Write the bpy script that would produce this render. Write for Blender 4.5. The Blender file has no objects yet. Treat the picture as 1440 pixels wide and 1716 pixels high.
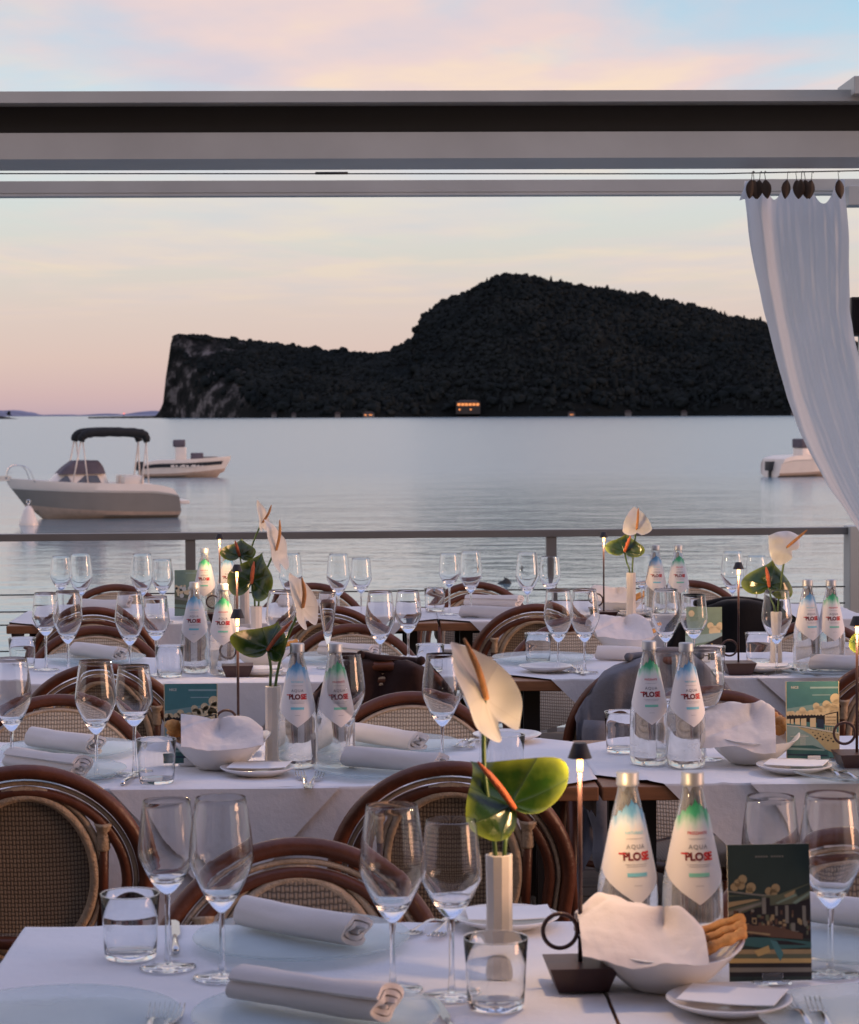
import bpy, bmesh, math, random
from math import sin, cos, pi, radians, sqrt, atan2
from mathutils import Vector, Matrix, noise

S = bpy.context.scene
COL = S.collection
random.seed(7)

# ------------------------------------------------------------------ camera
EYE = Vector((0, 0, 1.535))
PITCH, ROLL, FPX = radians(2.36), radians(0.26), 4000.0
RM = (Matrix.Rotation(pi / 2 - PITCH, 3, 'X') @ Matrix.Rotation(-ROLL, 3, 'Z'))
cam = bpy.data.cameras.new('camera')
cam.sensor_fit = 'HORIZONTAL'
cam.sensor_width = 36.0
cam.lens = 36.0 * FPX / 1440.0
cam.clip_start, cam.clip_end = 0.05, 40000
cam.dof.use_dof = True
cam.dof.focus_distance = 6.2
cam.dof.aperture_fstop = 18
cam_o = bpy.data.objects.new('camera', cam)
cam_o.matrix_world = Matrix.Translation(EYE) @ RM.to_4x4()
COL.objects.link(cam_o)
S.camera = cam_o

# ------------------------------------------------------------------ sky
SUN_EL, SUN_AZ = radians(6.0), radians(101)      # azimuth clockwise from +Y: low on the right, a little behind
W = bpy.data.worlds.new('World')
S.world = W
W.use_nodes = True
nt = W.node_tree
nt.nodes.clear()
def N(tree, typ, **kw):
    n = tree.nodes.new(typ)
    for k, v in kw.items():
        if k in n.inputs.keys() if not hasattr(n, k) else False:
            n.inputs[k].default_value = v
        else:
            setattr(n, k, v)
    return n
def ramp(tree, stops, interp='LINEAR'):
    n = tree.nodes.new('ShaderNodeValToRGB')
    cr = n.color_ramp
    cr.interpolation = interp
    while len(cr.elements) > 1:
        cr.elements.remove(cr.elements[-1])
    cr.elements[0].position = stops[0][0]
    cr.elements[0].color = (*stops[0][1], 1)
    for p, c in stops[1:]:
        e = cr.elements.new(p)
        e.color = (*c, 1)
    return n
def math_(tree, op, a, b=None, c=None, clamp=False):
    n = tree.nodes.new('ShaderNodeMath')
    n.operation = op
    n.use_clamp = clamp
    for i, v in enumerate((a, b, c)):
        if v is None:
            continue
        if isinstance(v, (int, float)):
            n.inputs[i].default_value = v
        else:
            tree.links.new(v, n.inputs[i])
    return n.outputs[0]
def mix(tree, fac, a, b, blend='MIX'):
    n = tree.nodes.new('ShaderNodeMix')
    n.data_type = 'RGBA'
    n.blend_type = blend
    for i, v in ((0, fac), (6, a), (7, b)):
        if isinstance(v, (int, float)):
            n.inputs[i].default_value = v
        elif isinstance(v, tuple):
            n.inputs[i].default_value = (*v, 1) if len(v) == 3 else v
        else:
            tree.links.new(v, n.inputs[i])
    return n.outputs[2]

tc = nt.nodes.new('ShaderNodeTexCoord')
sep = nt.nodes.new('ShaderNodeSeparateXYZ')
nt.links.new(tc.outputs['Generated'], sep.inputs[0])
zc = math_(nt, 'MAXIMUM', sep.outputs[2], 0.0)
el = math_(nt, 'POWER', zc, 0.5)                  # root of sin(elevation): more stops near the horizon
grad = ramp(nt, [(0.0, (.48, .36, .42)), (.04, (.55, .40, .44)), (.091, (.63, .45, .45)), (.152, (.70, .53, .48)), (.208, (.70, .58, .53)),
                 (.256, (.67, .64, .59)), (.293, (.645, .685, .665)), (.32, (.63, .71, .74)), (.368, (.51, .71, .82)), (.416, (.41, .62, .78)),
                 (.52, (.60, .68, .80)), (.65, (.48, .58, .82)), (.80, (.36, .47, .82)), (1.0, (.31, .42, .80))])
nt.links.new(el, grad.inputs[0])
# thin sunset clouds on a flat layer seen in perspective
zsafe = math_(nt, 'MAXIMUM', sep.outputs[2], 0.02)
cx = math_(nt, 'DIVIDE', sep.outputs[0], zsafe)
cy = math_(nt, 'DIVIDE', sep.outputs[1], zsafe)
comb = nt.nodes.new('ShaderNodeCombineXYZ')
nt.links.new(cx, comb.inputs[0]); nt.links.new(cy, comb.inputs[1])
mp = nt.nodes.new('ShaderNodeMapping')
mp.inputs['Location'].default_value = (9.1, 17.7, 0)
mp.inputs['Rotation'].default_value = (0, 0, radians(28))
mp.inputs['Scale'].default_value = (.42, .20, 1)
nt.links.new(comb.outputs[0], mp.inputs[0])
cn = nt.nodes.new('ShaderNodeTexNoise')
cn.inputs['Scale'].default_value = 1.6
cn.inputs['Detail'].default_value = 7
cn.inputs['Roughness'].default_value = .52
cn.inputs['Distortion'].default_value = .5
nt.links.new(mp.outputs[0], cn.inputs['Vector'])
cmask = ramp(nt, [(0.0, (0, 0, 0)), (.38, (0, 0, 0)), (.54, (.97, .97, .97)), (1, (1, 1, 1))])
nt.links.new(cn.outputs[0], cmask.inputs[0])
cfade = ramp(nt, [(0, (0, 0, 0)), (.19, (0, 0, 0)), (.25, (.34, .34, .34)), (.31, (.30, .30, .30)), (.36, (.9, .9, .9)), (.60, (.9, .9, .9)), (.8, (.4, .4, .4)), (1, (.2, .2, .2))])
nt.links.new(el, cfade.inputs[0])
cfac = math_(nt, 'MULTIPLY', cmask.outputs[0], cfade.outputs[0])
cn2 = nt.nodes.new('ShaderNodeTexNoise')
cn2.inputs['Scale'].default_value = 3.1
cn2.inputs['Detail'].default_value = 4
nt.links.new(mp.outputs[0], cn2.inputs['Vector'])
ccol = ramp(nt, [(.33, (.68, .59, .66)), (.5, (.87, .64, .60)), (.64, (1.0, .73, .52))])
nt.links.new(cn2.outputs[0], ccol.inputs[0])
skyc = mix(nt, cfac, grad.outputs[0], ccol.outputs[0])
nish = nt.nodes.new('ShaderNodeTexSky')
nish.sky_type = 'NISHITA'
nish.sun_disc = False
nish.sun_elevation = SUN_EL
nish.sun_rotation = SUN_AZ
bg1 = nt.nodes.new('ShaderNodeBackground'); bg1.inputs[1].default_value = 1.0
bg2 = nt.nodes.new('ShaderNodeBackground'); bg2.inputs[1].default_value = 0.012
add = nt.nodes.new('ShaderNodeAddShader')
wout = nt.nodes.new('ShaderNodeOutputWorld')
nt.links.new(skyc, bg1.inputs[0]); nt.links.new(nish.outputs[0], bg2.inputs[0])
nt.links.new(bg1.outputs[0], add.inputs[0]); nt.links.new(bg2.outputs[0], add.inputs[1])
nt.links.new(add.outputs[0], wout.inputs[0])

sun = bpy.data.lights.new('sun', 'SUN')
sun.energy = 1.35
sun.angle = radians(18)
sun.color = (1.0, .52, .30)
sun_o = bpy.data.objects.new('sun', sun)
sd = Vector((sin(SUN_AZ) * cos(SUN_EL), cos(SUN_AZ) * cos(SUN_EL), sin(SUN_EL)))
sun_o.rotation_euler = sd.to_track_quat('Z', 'Y').to_euler()
COL.objects.link(sun_o)

S.view_settings.view_transform = 'Standard'
S.view_settings.look = 'None'
S.view_settings.exposure = 0
S.view_settings.gamma = 1
S.view_settings.use_curve_mapping = False
S.cycles.use_denoising = True
S.cycles.max_bounces = 26
S.cycles.transmission_bounces = 24
S.cycles.transparent_max_bounces = 16
S.cycles.glossy_bounces = 8
S.cycles.diffuse_bounces = 4
S.cycles.sample_clamp_indirect = 4
S.cycles.blur_glossy = 0.6

# ------------------------------------------------------------------ pixel of the photograph -> point of the place
def ray(u, v):
    return RM @ Vector(((u - 720) / FPX, (858 - v) / FPX, -1))
def at_z(u, v, z):
    d = ray(u, v)
    return EYE + d * ((z - EYE.z) / d.z)
def at_y(u, v, y):
    d = ray(u, v)
    return EYE + d * (y / d.y)

# ------------------------------------------------------------------ materials
MATS = {}
def newmat(name):
    m = bpy.data.materials.new(name)
    m.use_nodes = True
    t = m.node_tree
    b = t.nodes['Principled BSDF']
    return m, t, b
def plain(name, col, rough=.5, var=.12, nscale=6.0, bump=0.0, bscale=40.0, metal=0.0, spec=.5, coat=0.0, col2=None, obj=True, stretch=None):
    m, t, b = newmat(name)
    co = t.nodes.new('ShaderNodeTexCoord')
    src = co.outputs['Object']
    if stretch:
        mpn = t.nodes.new('ShaderNodeMapping')
        mpn.inputs['Scale'].default_value = stretch
        t.links.new(src, mpn.inputs[0]); src = mpn.outputs[0]
    n = t.nodes.new('ShaderNodeTexNoise')
    n.inputs['Scale'].default_value = nscale
    n.inputs['Detail'].default_value = 5
    t.links.new(src, n.inputs['Vector'])
    c2 = col2 or tuple(min(1, c * (1 + var)) for c in col)
    c1 = tuple(c * (1 - var) for c in col) if not col2 else col
    r = ramp(t, [(.3, c1), (.7, c2)])
    t.links.new(n.outputs[0], r.inputs[0])
    t.links.new(r.outputs[0], b.inputs['Base Color'])
    b.inputs['Roughness'].default_value = rough
    b.inputs['Metallic'].default_value = metal
    b.inputs['Specular IOR Level'].default_value = spec
    b.inputs['Coat Weight'].default_value = coat
    if bump:
        n2 = t.nodes.new('ShaderNodeTexNoise')
        n2.inputs['Scale'].default_value = bscale
        n2.inputs['Detail'].default_value = 4
        t.links.new(src, n2.inputs['Vector'])
        bp = t.nodes.new('ShaderNodeBump')
        bp.inputs['Strength'].default_value = bump
        bp.inputs['Distance'].default_value = .01
        t.links.new(n2.outputs[0], bp.inputs['Height'])
        t.links.new(bp.outputs[0], b.inputs['Normal'])
    MATS[name] = m
    return m
def glassmat(name, col, ior=1.45, rough=0.0):
    m = bpy.data.materials.new(name)
    m.use_nodes = True
    t = m.node_tree
    t.nodes.clear()
    g = t.nodes.new('ShaderNodeBsdfGlass')
    g.inputs['Color'].default_value = (*col, 1)
    g.inputs['IOR'].default_value = ior
    g.inputs['Roughness'].default_value = rough
    o = t.nodes.new('ShaderNodeOutputMaterial')
    t.links.new(g.outputs[0], o.inputs[0])
    if rough > 0:
        n = t.nodes.new('ShaderNodeTexNoise')
        n.inputs['Scale'].default_value = 60
        co = t.nodes.new('ShaderNodeTexCoord')
        t.links.new(co.outputs['Object'], n.inputs['Vector'])
        r = ramp(t, [(.4, (0, 0, 0)), (.75, (rough, rough, rough))])
        t.links.new(n.outputs[0], r.inputs[0])
        t.links.new(r.outputs[0], g.inputs['Roughness'])
    MATS[name] = m
    return m
def emit(name, col, strength):
    m = bpy.data.materials.new(name)
    m.use_nodes = True
    t = m.node_tree
    b = t.nodes['Principled BSDF']
    b.inputs['Base Color'].default_value = (*col, 1)
    b.inputs['Emission Color'].default_value = (*col, 1)
    b.inputs['Emission Strength'].default_value = strength
    MATS[name] = m
    return m
def weave(name, c1, c2, k=800.0, bump=.5):
    """woven cane: strands over and under, by object coordinates x (across) and z (up)"""
    m, t, b = newmat(name)
    co = t.nodes.new('ShaderNodeTexCoord')
    sp = t.nodes.new('ShaderNodeSeparateXYZ')
    t.links.new(co.outputs['Object'], sp.inputs[0])
    ax = math_(t, 'MULTIPLY', sp.outputs[0], k)
    az = math_(t, 'MULTIPLY', sp.outputs[2], k)
    ay = math_(t, 'MULTIPLY', sp.outputs[1], k)
    az = math_(t, 'ADD', az, ay)
    sx = math_(t, 'SINE', ax); sz = math_(t, 'SINE', az)
    pr = math_(t, 'MULTIPLY', sx, sz)
    hx = math_(t, 'ABSOLUTE', sx); hz = math_(t, 'ABSOLUTE', sz)
    over = math_(t, 'GREATER_THAN', pr, 0.0)
    inv = math_(t, 'SUBTRACT', 1.0, over)
    h = math_(t, 'ADD', math_(t, 'MULTIPLY', hx, over), math_(t, 'MULTIPLY', hz, inv))
    gap = math_(t, 'MULTIPLY', hx, hz)
    f = math_(t, 'POWER', math_(t, 'MULTIPLY', h, math_(t, 'POWER', gap, .3)), .8)
    n = t.nodes.new('ShaderNodeTexNoise'); n.inputs['Scale'].default_value = 18
    t.links.new(co.outputs['Object'], n.inputs['Vector'])
    lite = mix(t, n.outputs[0], tuple(c * .75 for c in c2), tuple(min(1, c * 1.2) for c in c2))
    c = mix(t, f, c1, lite)
    t.links.new(c, b.inputs['Base Color'])
    b.inputs['Roughness'].default_value = .55
    bp = t.nodes.new('ShaderNodeBump')
    bp.inputs['Strength'].default_value = bump
    bp.inputs['Distance'].default_value = .002
    t.links.new(f, bp.inputs['Height'])
    t.links.new(bp.outputs[0], b.inputs['Normal'])
    MATS[name] = m
    return m

def cloth_mat(name, col, trans=0.0, bump=.25):
    m, t, b = newmat(name)
    co = t.nodes.new('ShaderNodeTexCoord')
    n = t.nodes.new('ShaderNodeTexNoise'); n.inputs['Scale'].default_value = 3; n.inputs['Detail'].default_value = 6
    t.links.new(co.outputs['Object'], n.inputs['Vector'])
    r = ramp(t, [(.3, tuple(c * .95 for c in col)), (.7, tuple(min(1, c * 1.04) for c in col))])
    t.links.new(n.outputs[0], r.inputs[0])
    t.links.new(r.outputs[0], b.inputs['Base Color'])
    b.inputs['Roughness'].default_value = .85
    b.inputs['Specular IOR Level'].default_value = .2
    b.inputs['Sheen Weight'].default_value = .15
    n2 = t.nodes.new('ShaderNodeTexNoise'); n2.inputs['Scale'].default_value = 9; n2.inputs['Detail'].default_value = 8
    n2.inputs['Roughness'].default_value = .65
    t.links.new(co.outputs['Object'], n2.inputs['Vector'])
    bp = t.nodes.new('ShaderNodeBump'); bp.inputs['Strength'].default_value = bump; bp.inputs['Distance'].default_value = .012
    t.links.new(n2.outputs[0], bp.inputs['Height'])
    t.links.new(bp.outputs[0], b.inputs['Normal'])
    if trans:
        tr = t.nodes.new('ShaderNodeBsdfTranslucent')
        tr.inputs[0].default_value = (*col, 1)
        t.links.new(bp.outputs[0], tr.inputs['Normal'])
        ms = t.nodes.new('ShaderNodeMixShader'); ms.inputs[0].default_value = trans
        o = t.nodes['Material Output']
        t.links.new(b.outputs[0], ms.inputs[1]); t.links.new(tr.outputs[0], ms.inputs[2])
        t.links.new(ms.outputs[0], o.inputs[0])
    MATS[name] = m
    return m

cloth_mat('linen', (.80, .79, .80), 0, .42)
cloth_mat('napkin_linen', (.83, .76, .72), .12, .35)
cloth_mat('curtain_cloth', (.77, .82, .86), .42, .2)
cloth_mat('grey_wool', (.17, .17, .19), 0, .7)
cloth_mat('brown_wool', (.030, .012, .010), 0, .5)
cloth_mat('black_wool', (.006, .006, .008), 0, .4)
glassmat('clear_glass', (.985, .99, .995), 1.45)
def thin_glass(name, col):
    m = bpy.data.materials.new(name); m.use_nodes = True
    t = m.node_tree; t.nodes.clear()
    tr = t.nodes.new('ShaderNodeBsdfTransparent'); tr.inputs[0].default_value = (*col, 1)
    gl = t.nodes.new('ShaderNodeBsdfGlossy'); gl.inputs['Roughness'].default_value = .02
    fr = t.nodes.new('ShaderNodeFresnel'); fr.inputs[0].default_value = 1.5
    ms = t.nodes.new('ShaderNodeMixShader'); o = t.nodes.new('ShaderNodeOutputMaterial')
    t.links.new(fr.outputs[0], ms.inputs[0]); t.links.new(tr.outputs[0], ms.inputs[1]); t.links.new(gl.outputs[0], ms.inputs[2])
    t.links.new(ms.outputs[0], o.inputs[0])
    MATS[name] = m
thin_glass('thin_clear', (.95, .98, .98))
def plate_mat():
    m, t, b = newmat('plate_glass')
    b.inputs['Base Color'].default_value = (.70, .78, .80, 1)
    b.inputs['Roughness'].default_value = .22
    b.inputs['Specular IOR Level'].default_value = .45
    tr = t.nodes.new('ShaderNodeBsdfTransparent'); tr.inputs[0].default_value = (.93, .97, .97, 1)
    n = t.nodes.new('ShaderNodeTexNoise'); n.inputs['Scale'].default_value = 14
    co = t.nodes.new('ShaderNodeTexCoord'); t.links.new(co.outputs['Object'], n.inputs['Vector'])
    f = math_(t, 'MULTIPLY_ADD', n.outputs[0], .12, .28)
    ms = t.nodes.new('ShaderNodeMixShader')
    t.links.new(f, ms.inputs[0]); t.links.new(tr.outputs[0], ms.inputs[1]); t.links.new(b.outputs[0], ms.inputs[2])
    t.links.new(ms.outputs[0], t.nodes['Material Output'].inputs[0])
    MATS['plate_glass'] = m
plate_mat()
glassmat('bottle_glass', (.97, .985, .98), 1.36, .09)
def frost():
    t = MATS['bottle_glass'].node_tree
    g = [n for n in t.nodes if n.type == 'BSDF_GLASS'][0]; o = [n for n in t.nodes if n.type == 'OUTPUT_MATERIAL'][0]
    d = t.nodes.new('ShaderNodeBsdfDiffuse'); d.inputs[0].default_value = (.8, .83, .84, 1)
    co = t.nodes.new('ShaderNodeTexCoord'); n = t.nodes.new('ShaderNodeTexNoise'); n.inputs['Scale'].default_value = 34; n.inputs['Detail'].default_value = 6
    t.links.new(co.outputs['Object'], n.inputs['Vector'])
    f = math_(t, 'MULTIPLY', math_(t, 'SUBTRACT', n.outputs[0], .28, None, True), .75)
    ms = t.nodes.new('ShaderNodeMixShader')
    t.links.new(f, ms.inputs[0]); t.links.new(g.outputs[0], ms.inputs[1]); t.links.new(d.outputs[0], ms.inputs[2]); t.links.new(ms.outputs[0], o.inputs[0])
frost()
plain('rattan', (.125, .040, .019), .42, .35, 9, .25, 60, spec=.45, coat=.05)
plain('cream_cane', (.50, .37, .25), .5, .2, 30, .4, 160)
weave('cane_weave', (.17, .13, .09), (.66, .56, .43), 430)
weave('cane_weave_dark', (.05, .036, .025), (.36, .28, .20), 430)
plain('table_wood', (.27, .115, .05), .45, .25, 5, .1, 60, stretch=(2, 14, 14))
plain('dark_metal', (.018, .016, .016), .45, .1)
plain('porcelain', (.78, .76, .74), .16, .02, 4, spec=.5)
plain('vase_ceramic', (.72, .65, .58), .55, .05, 20, .1, 30)
plain('paper', (.82, .82, .83), .6, .03, 8)
plain('steel', (.62, .62, .63), .16, .06, 8, metal=1.0)
plain('lamp_metal', (.055, .024, .022), .42, .1, 30, .05, 200)
plain('lamp_shade_metal', (.02, .014, .014), .5, .1)
plain('cap_metal', (.50, .52, .54), .48, .08, 30, metal=.6)
plain('bread', (.50, .20, .05), .65, .4, 60, .4, 90, col2=(.75, .38, .11))
plain('label_red', (.60, .015, .02), .5, .02)
plain('label_maroon', (.17, .008, .012), .5, .02)
plain('label_grey', (.28, .27, .28), .5, .02)
plain('label_aqua', (.22, .62, .72), .5, .02)
plain('label_mint', (.25, .66, .50), .5, .02)
plain('stem_green', (.07, .13, .03), .4, .2, 30)
plain('spadix_orange', (.50, .22, .07), .55, .2, 60, .4, 300)
plain('spadix_red', (.44, .10, .035), .55, .25, 60, .4, 300)
emit('lamp_glow', (1.0, .45, .12), 7.0)
emit('window_glow', (1.0, .34, .10), .8)
emit('beacon_red', (1.0, .12, .06), 1.5)

def label_mat(name, tint, deep):
    m, t, b = newmat(name)
    co = t.nodes.new('ShaderNodeTexCoord')
    sp = t.nodes.new('ShaderNodeSeparateXYZ'); t.links.new(co.outputs['Object'], sp.inputs[0])
    mpn = t.nodes.new('ShaderNodeMapping'); mpn.inputs['Scale'].default_value = (1, 1, .16)
    t.links.new(co.outputs['Object'], mpn.inputs[0])
    n = t.nodes.new('ShaderNodeTexNoise'); n.inputs['Scale'].default_value = 130; n.inputs['Detail'].default_value = 3
    t.links.new(mpn.outputs[0], n.inputs['Vector'])
    j = math_(t, 'MULTIPLY', math_(t, 'SUBTRACT', n.outputs[0], .5), .03)
    z = math_(t, 'ADD', sp.outputs[2], j)
    f = math_(t, 'DIVIDE', math_(t, 'SUBTRACT', z, .193), .045, clamp=True)
    r = ramp(t, [(0, (.84, .80, .78)), (.25, tuple(.6 + .4 * c for c in tint)), (.6, tint), (.9, deep)])
    t.links.new(f, r.inputs[0])
    t.links.new(r.outputs[0], b.inputs['Base Color'])
    b.inputs['Roughness'].default_value = .5
    MATS[name] = m
label_mat('label_blue', (.16, .42, .66), (.05, .20, .42))
label_mat('label_green', (.07, .47, .24), (.02, .27, .11))

def spathe_mat(name, base, edge, rough=.22, vein=(.03, .06, .015), relief=.7, vf=.8):
    m, t, b = newmat(name)
    uv = t.nodes.new('ShaderNodeTexCoord')
    sp = t.nodes.new('ShaderNodeSeparateXYZ'); t.links.new(uv.outputs['UV'], sp.inputs[0])   # u = angle, v = rho
    n = t.nodes.new('ShaderNodeTexNoise'); n.inputs['Scale'].default_value = 28; n.inputs['Detail'].default_value = 3
    t.links.new(uv.outputs['Object'], n.inputs['Vector'])
    e = math_(t, 'ADD', math_(t, 'POWER', sp.outputs[1], 5.0), math_(t, 'MULTIPLY', math_(t, 'SUBTRACT', n.outputs[0], .5), .8), clamp=True)
    c = mix(t, e, base, edge)
    w = math_(t, 'POWER', math_(t, 'ABSOLUTE', math_(t, 'SINE', math_(t, 'MULTIPLY', sp.outputs[0], 30.0))), .35)
    c2 = mix(t, math_(t, 'MULTIPLY', math_(t, 'SUBTRACT', 1.0, w), vf), c, vein)
    t.links.new(c2, b.inputs['Base Color'])
    b.inputs['Roughness'].default_value = rough
    b.inputs['Coat Weight'].default_value = .25 if rough < .3 else 0
    bp = t.nodes.new('ShaderNodeBump'); bp.inputs['Strength'].default_value = relief; bp.inputs['Distance'].default_value = .004
    h = math_(t, 'ADD', w, math_(t, 'MULTIPLY', n.outputs[0], .8))
    t.links.new(h, bp.inputs['Height']); t.links.new(bp.outputs[0], b.inputs['Normal'])
    tr = t.nodes.new('ShaderNodeBsdfTranslucent'); t.links.new(c, tr.inputs[0])
    ms = t.nodes.new('ShaderNodeMixShader'); ms.inputs[0].default_value = .12
    t.links.new(b.outputs[0], ms.inputs[1]); t.links.new(tr.outputs[0], ms.inputs[2])
    t.links.new(ms.outputs[0], t.nodes['Material Output'].inputs[0])
    MATS[name] = m
spathe_mat('spathe_green', (.012, .036, .006), (.20, .25, .035), .2)  # yellow edge tone: lamplight painted into the green spathe
spathe_mat('spathe_white', (.66, .64, .58), (.70, .69, .66), .42, (.58, .55, .48), .16, .35)

# ------------------------------------------------------------------ mesh helpers
class MB:
    """collects vertices and faces of one part"""
    def __init__(self):
        self.v, self.f, self.mi, self.mats, self.uv = [], [], [], [], None
    def mat(self, name):
        if name not in self.mats:
            self.mats.append(name)
        return self.mats.index(name)
    def add(self, vs, fs, mat=None):
        o = len(self.v)
        self.v += [tuple(p) for p in vs]
        k = self.mat(mat) if mat else 0
        for f in fs:
            self.f.append([i + o for i in f]); self.mi.append(k)
    def box(self, x0, x1, y0, y1, z0, z1, mat=None, M=None):
        vs = [Vector((x, y, z)) for z in (z0, z1) for y in (y0, y1) for x in (x0, x1)]
        if M: vs = [M @ p for p in vs]
        self.add(vs, [(0, 2, 3, 1), (4, 5, 7, 6), (0, 1, 5, 4), (2, 6, 7, 3), (0, 4, 6, 2), (1, 3, 7, 5)], mat)
    def frustum(self, w0, d0, w1, d1, z0, z1, mat=None):
        vs = [(sx * w / 2, sy * d / 2, z) for (w, d, z) in ((w0, d0, z0), (w1, d1, z1)) for sx, sy in ((-1, -1), (1, -1), (1, 1), (-1, 1))]
        self.add(vs, [(3, 2, 1, 0), (4, 5, 6, 7), (0, 1, 5, 4), (1, 2, 6, 5), (2, 3, 7, 6), (3, 0, 4, 7)], mat)
    def lathe(self, prof, n=28, mat=None, M=None, jit=None):
        vs, rings = [], []
        for k, (r, z) in enumerate(prof):
            if r < 1e-6:
                rings.append([len(vs)]); vs.append(Vector((0, 0, z)))
            else:
                ids = []
                for i in range(n):
                    a = 2 * pi * i / n
                    rr = r * (jit(a, z) if jit else 1)
                    ids.append(len(vs)); vs.append(Vector((rr * cos(a), rr * sin(a), z)))
                rings.append(ids)
        fs = []
        for a, b in zip(rings, rings[1:]):
            if len(a) == 1 and len(b) == 1: continue
            for i in range(n):
                j = (i + 1) % n
                if len(a) == 1: fs.append((a[0], b[i], b[j]))
                elif len(b) == 1: fs.append((a[i], b[0], a[j]))
                else: fs.append((a[i], b[i], b[j], a[j]))
        if M: vs = [M @ p for p in vs]
        self.add(vs, fs, mat)
    def tube(self, pts, r, n=8, closed=False, mat=None, cap=True):
        pts = [Vector(p) for p in pts]
        m = len(pts)
        rs = r if isinstance(r, (list, tuple)) else [r] * m
        vs, fs = [], []
        up = None
        for i, p in enumerate(pts):
            a = pts[(i - 1) % m] if (closed or i > 0) else p
            b = pts[(i + 1) % m] if (closed or i < m - 1) else p
            t = (b - a).normalized()
            if up is None:
                up = Vector((0, 0, 1)) if abs(t.z) < .9 else Vector((1, 0, 0))
                up = (up - t * up.dot(t)).normalized()
            else:
                up = (up - t * up.dot(t)).normalized()
            s = t.cross(up)
            for k in range(n):
                q = 2 * pi * k / n
                vs.append(p + (up * cos(q) + s * sin(q)) * rs[i])
        for i in range(m if closed else m - 1):
            j = (i + 1) % m
            for k in range(n):
                l = (k + 1) % n
                fs.append((i * n + k, j * n + k, j * n + l, i * n + l))
        if not closed and cap:
            fs.append(tuple(range(n))[::-1]); fs.append(tuple((m - 1) * n + k for k in range(n)))
        self.add(vs, fs, mat)
    def grid(self, nu, nv, fn, mat=None, closed_u=False):
        vs = [fn(i / (nu if closed_u else nu - 1), j / (nv - 1)) for j in range(nv) for i in range(nu)]
        fs = []
        for j in range(nv - 1):
            for i in range(nu if closed_u else nu - 1):
                k = (i + 1) % nu
                fs.append((j * nu + i, j * nu + k, (j + 1) * nu + k, (j + 1) * nu + i))
        self.add(vs, fs, mat)
        self.guv = [(i / (nu - 1), j / (nv - 1)) for j in range(nv) for i in range(nu)]
    def mesh(self, name, mat=None, smooth=True, recalc=True, thick=0, flat_angle=None, bevel=0):
        me = bpy.data.meshes.new(name)
        me.from_pydata(self.v, [], self.f)
        mats = self.mats or [mat]
        for k in mats:
            me.materials.append(MATS[k])
        me.polygons.foreach_set('material_index', self.mi)
        if getattr(self, 'guv', None) and len(self.guv) == len(self.v):
            ul = me.uv_layers.new(name='UV')
            for lp in me.loops:
                ul.data[lp.index].uv = self.guv[lp.vertex_index]
        if recalc or thick or bevel:
            bm = bmesh.new(); bm.from_mesh(me)
            if bevel:
                bmesh.ops.bevel(bm, geom=bm.edges[:], offset=bevel, segments=2, affect='EDGES', profile=.6)
            if thick:
                bmesh.ops.recalc_face_normals(bm, faces=bm.faces)
                bm.normal_update()
                fs0, vs0 = bm.faces[:], bm.verts[:]
                rim = [e for e in bm.edges if len(e.link_faces) == 1]
                mir = {v: bm.verts.new(v.co - v.normal * thick) for v in vs0}
                for f in fs0:
                    nf = bm.faces.new([mir[v] for v in reversed(f.verts)])
                    nf.material_index = f.material_index
                for e in rim:
                    p, q = e.verts
                    bm.faces.new((q, p, mir[p], mir[q]))
            if not thick: bmesh.ops.recalc_face_normals(bm, faces=bm.faces)
            bm.to_mesh(me); bm.free()
        if smooth:
            me.polygons.foreach_set('use_smooth', [True] * len(me.polygons))
            if thick and not flat_angle: flat_angle = 55
            if flat_angle:
                me.set_sharp_from_angle(angle=radians(flat_angle))
        me.update()
        return me

def link(name, data, parent=None, loc=None, rot=None):
    o = bpy.data.objects.new(name, data)
    COL.objects.link(o)
    if parent: o.parent = parent
    if loc is not None: o.location = loc
    if rot is not None: o.rotation_euler = rot
    return o
def tag(o, label, cat, group=None, kind=None):
    o['label'] = label
    if cat: o['category'] = cat
    if group: o['group'] = group
    if kind: o['kind'] = kind
    return o
def thing(name, label, cat, loc=(0, 0, 0), rz=0, group=None):
    o = link(name, None, None, loc, (0, 0, rz))
    o.empty_display_size = .05
    return tag(o, label, cat, group)
def dup(src, loc, rz, label, group=None):
    """a copy of a thing, of each of its parts and of their sub-parts"""
    r = src.copy(); COL.objects.link(r)
    r.location = loc; r.rotation_euler = (0, 0, rz); r['label'] = label
    if group: r['group'] = group
    for ch in src.children:
        c = ch.copy(); COL.objects.link(c); c.parent = r
        for g in ch.children:
            d = g.copy(); COL.objects.link(d); d.parent = c
    return r
class Kind:
    """builds the first one of a kind, copies it after that"""
    def __init__(self, build):
        self.build, self.proto = build, None
    def put(self, loc, rz, label, group=None):
        if self.proto is None:
            self.proto = self.build(label)
            self.proto.location = loc; self.proto.rotation_euler = (0, 0, rz)
            if group: self.proto['group'] = group
            return self.proto
        return dup(self.proto, loc, rz, label, group)
def lerp(a, b, t): return a + (b - a) * t
def smooth_path(pts, n=24):
    """Catmull-Rom through points"""
    P = [Vector(p) for p in pts]
    P = [P[0] * 2 - P[1]] + P + [P[-1] * 2 - P[-2]]
    out = []
    segs = len(P) - 3
    for i in range(n + 1):
        x = min(i / n * segs, segs - 1e-6)
        k = int(x); t = x - k
        a, b, c, d = P[k:k + 4]
        out.append(.5 * ((2 * b) + (c - a) * t + (2 * a - 5 * b + 4 * c - d) * t * t + (3 * b - a - 3 * c + d) * t ** 3))
    return out
# ================================================================== SETTING
WZ = EYE.z - 3.5                                   # water level
TZ = 0.7525                                        # top of the tablecloths

def structure(name, me, **kw):
    o = link(name, me, **kw); o['kind'] = 'structure'
    return o

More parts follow.
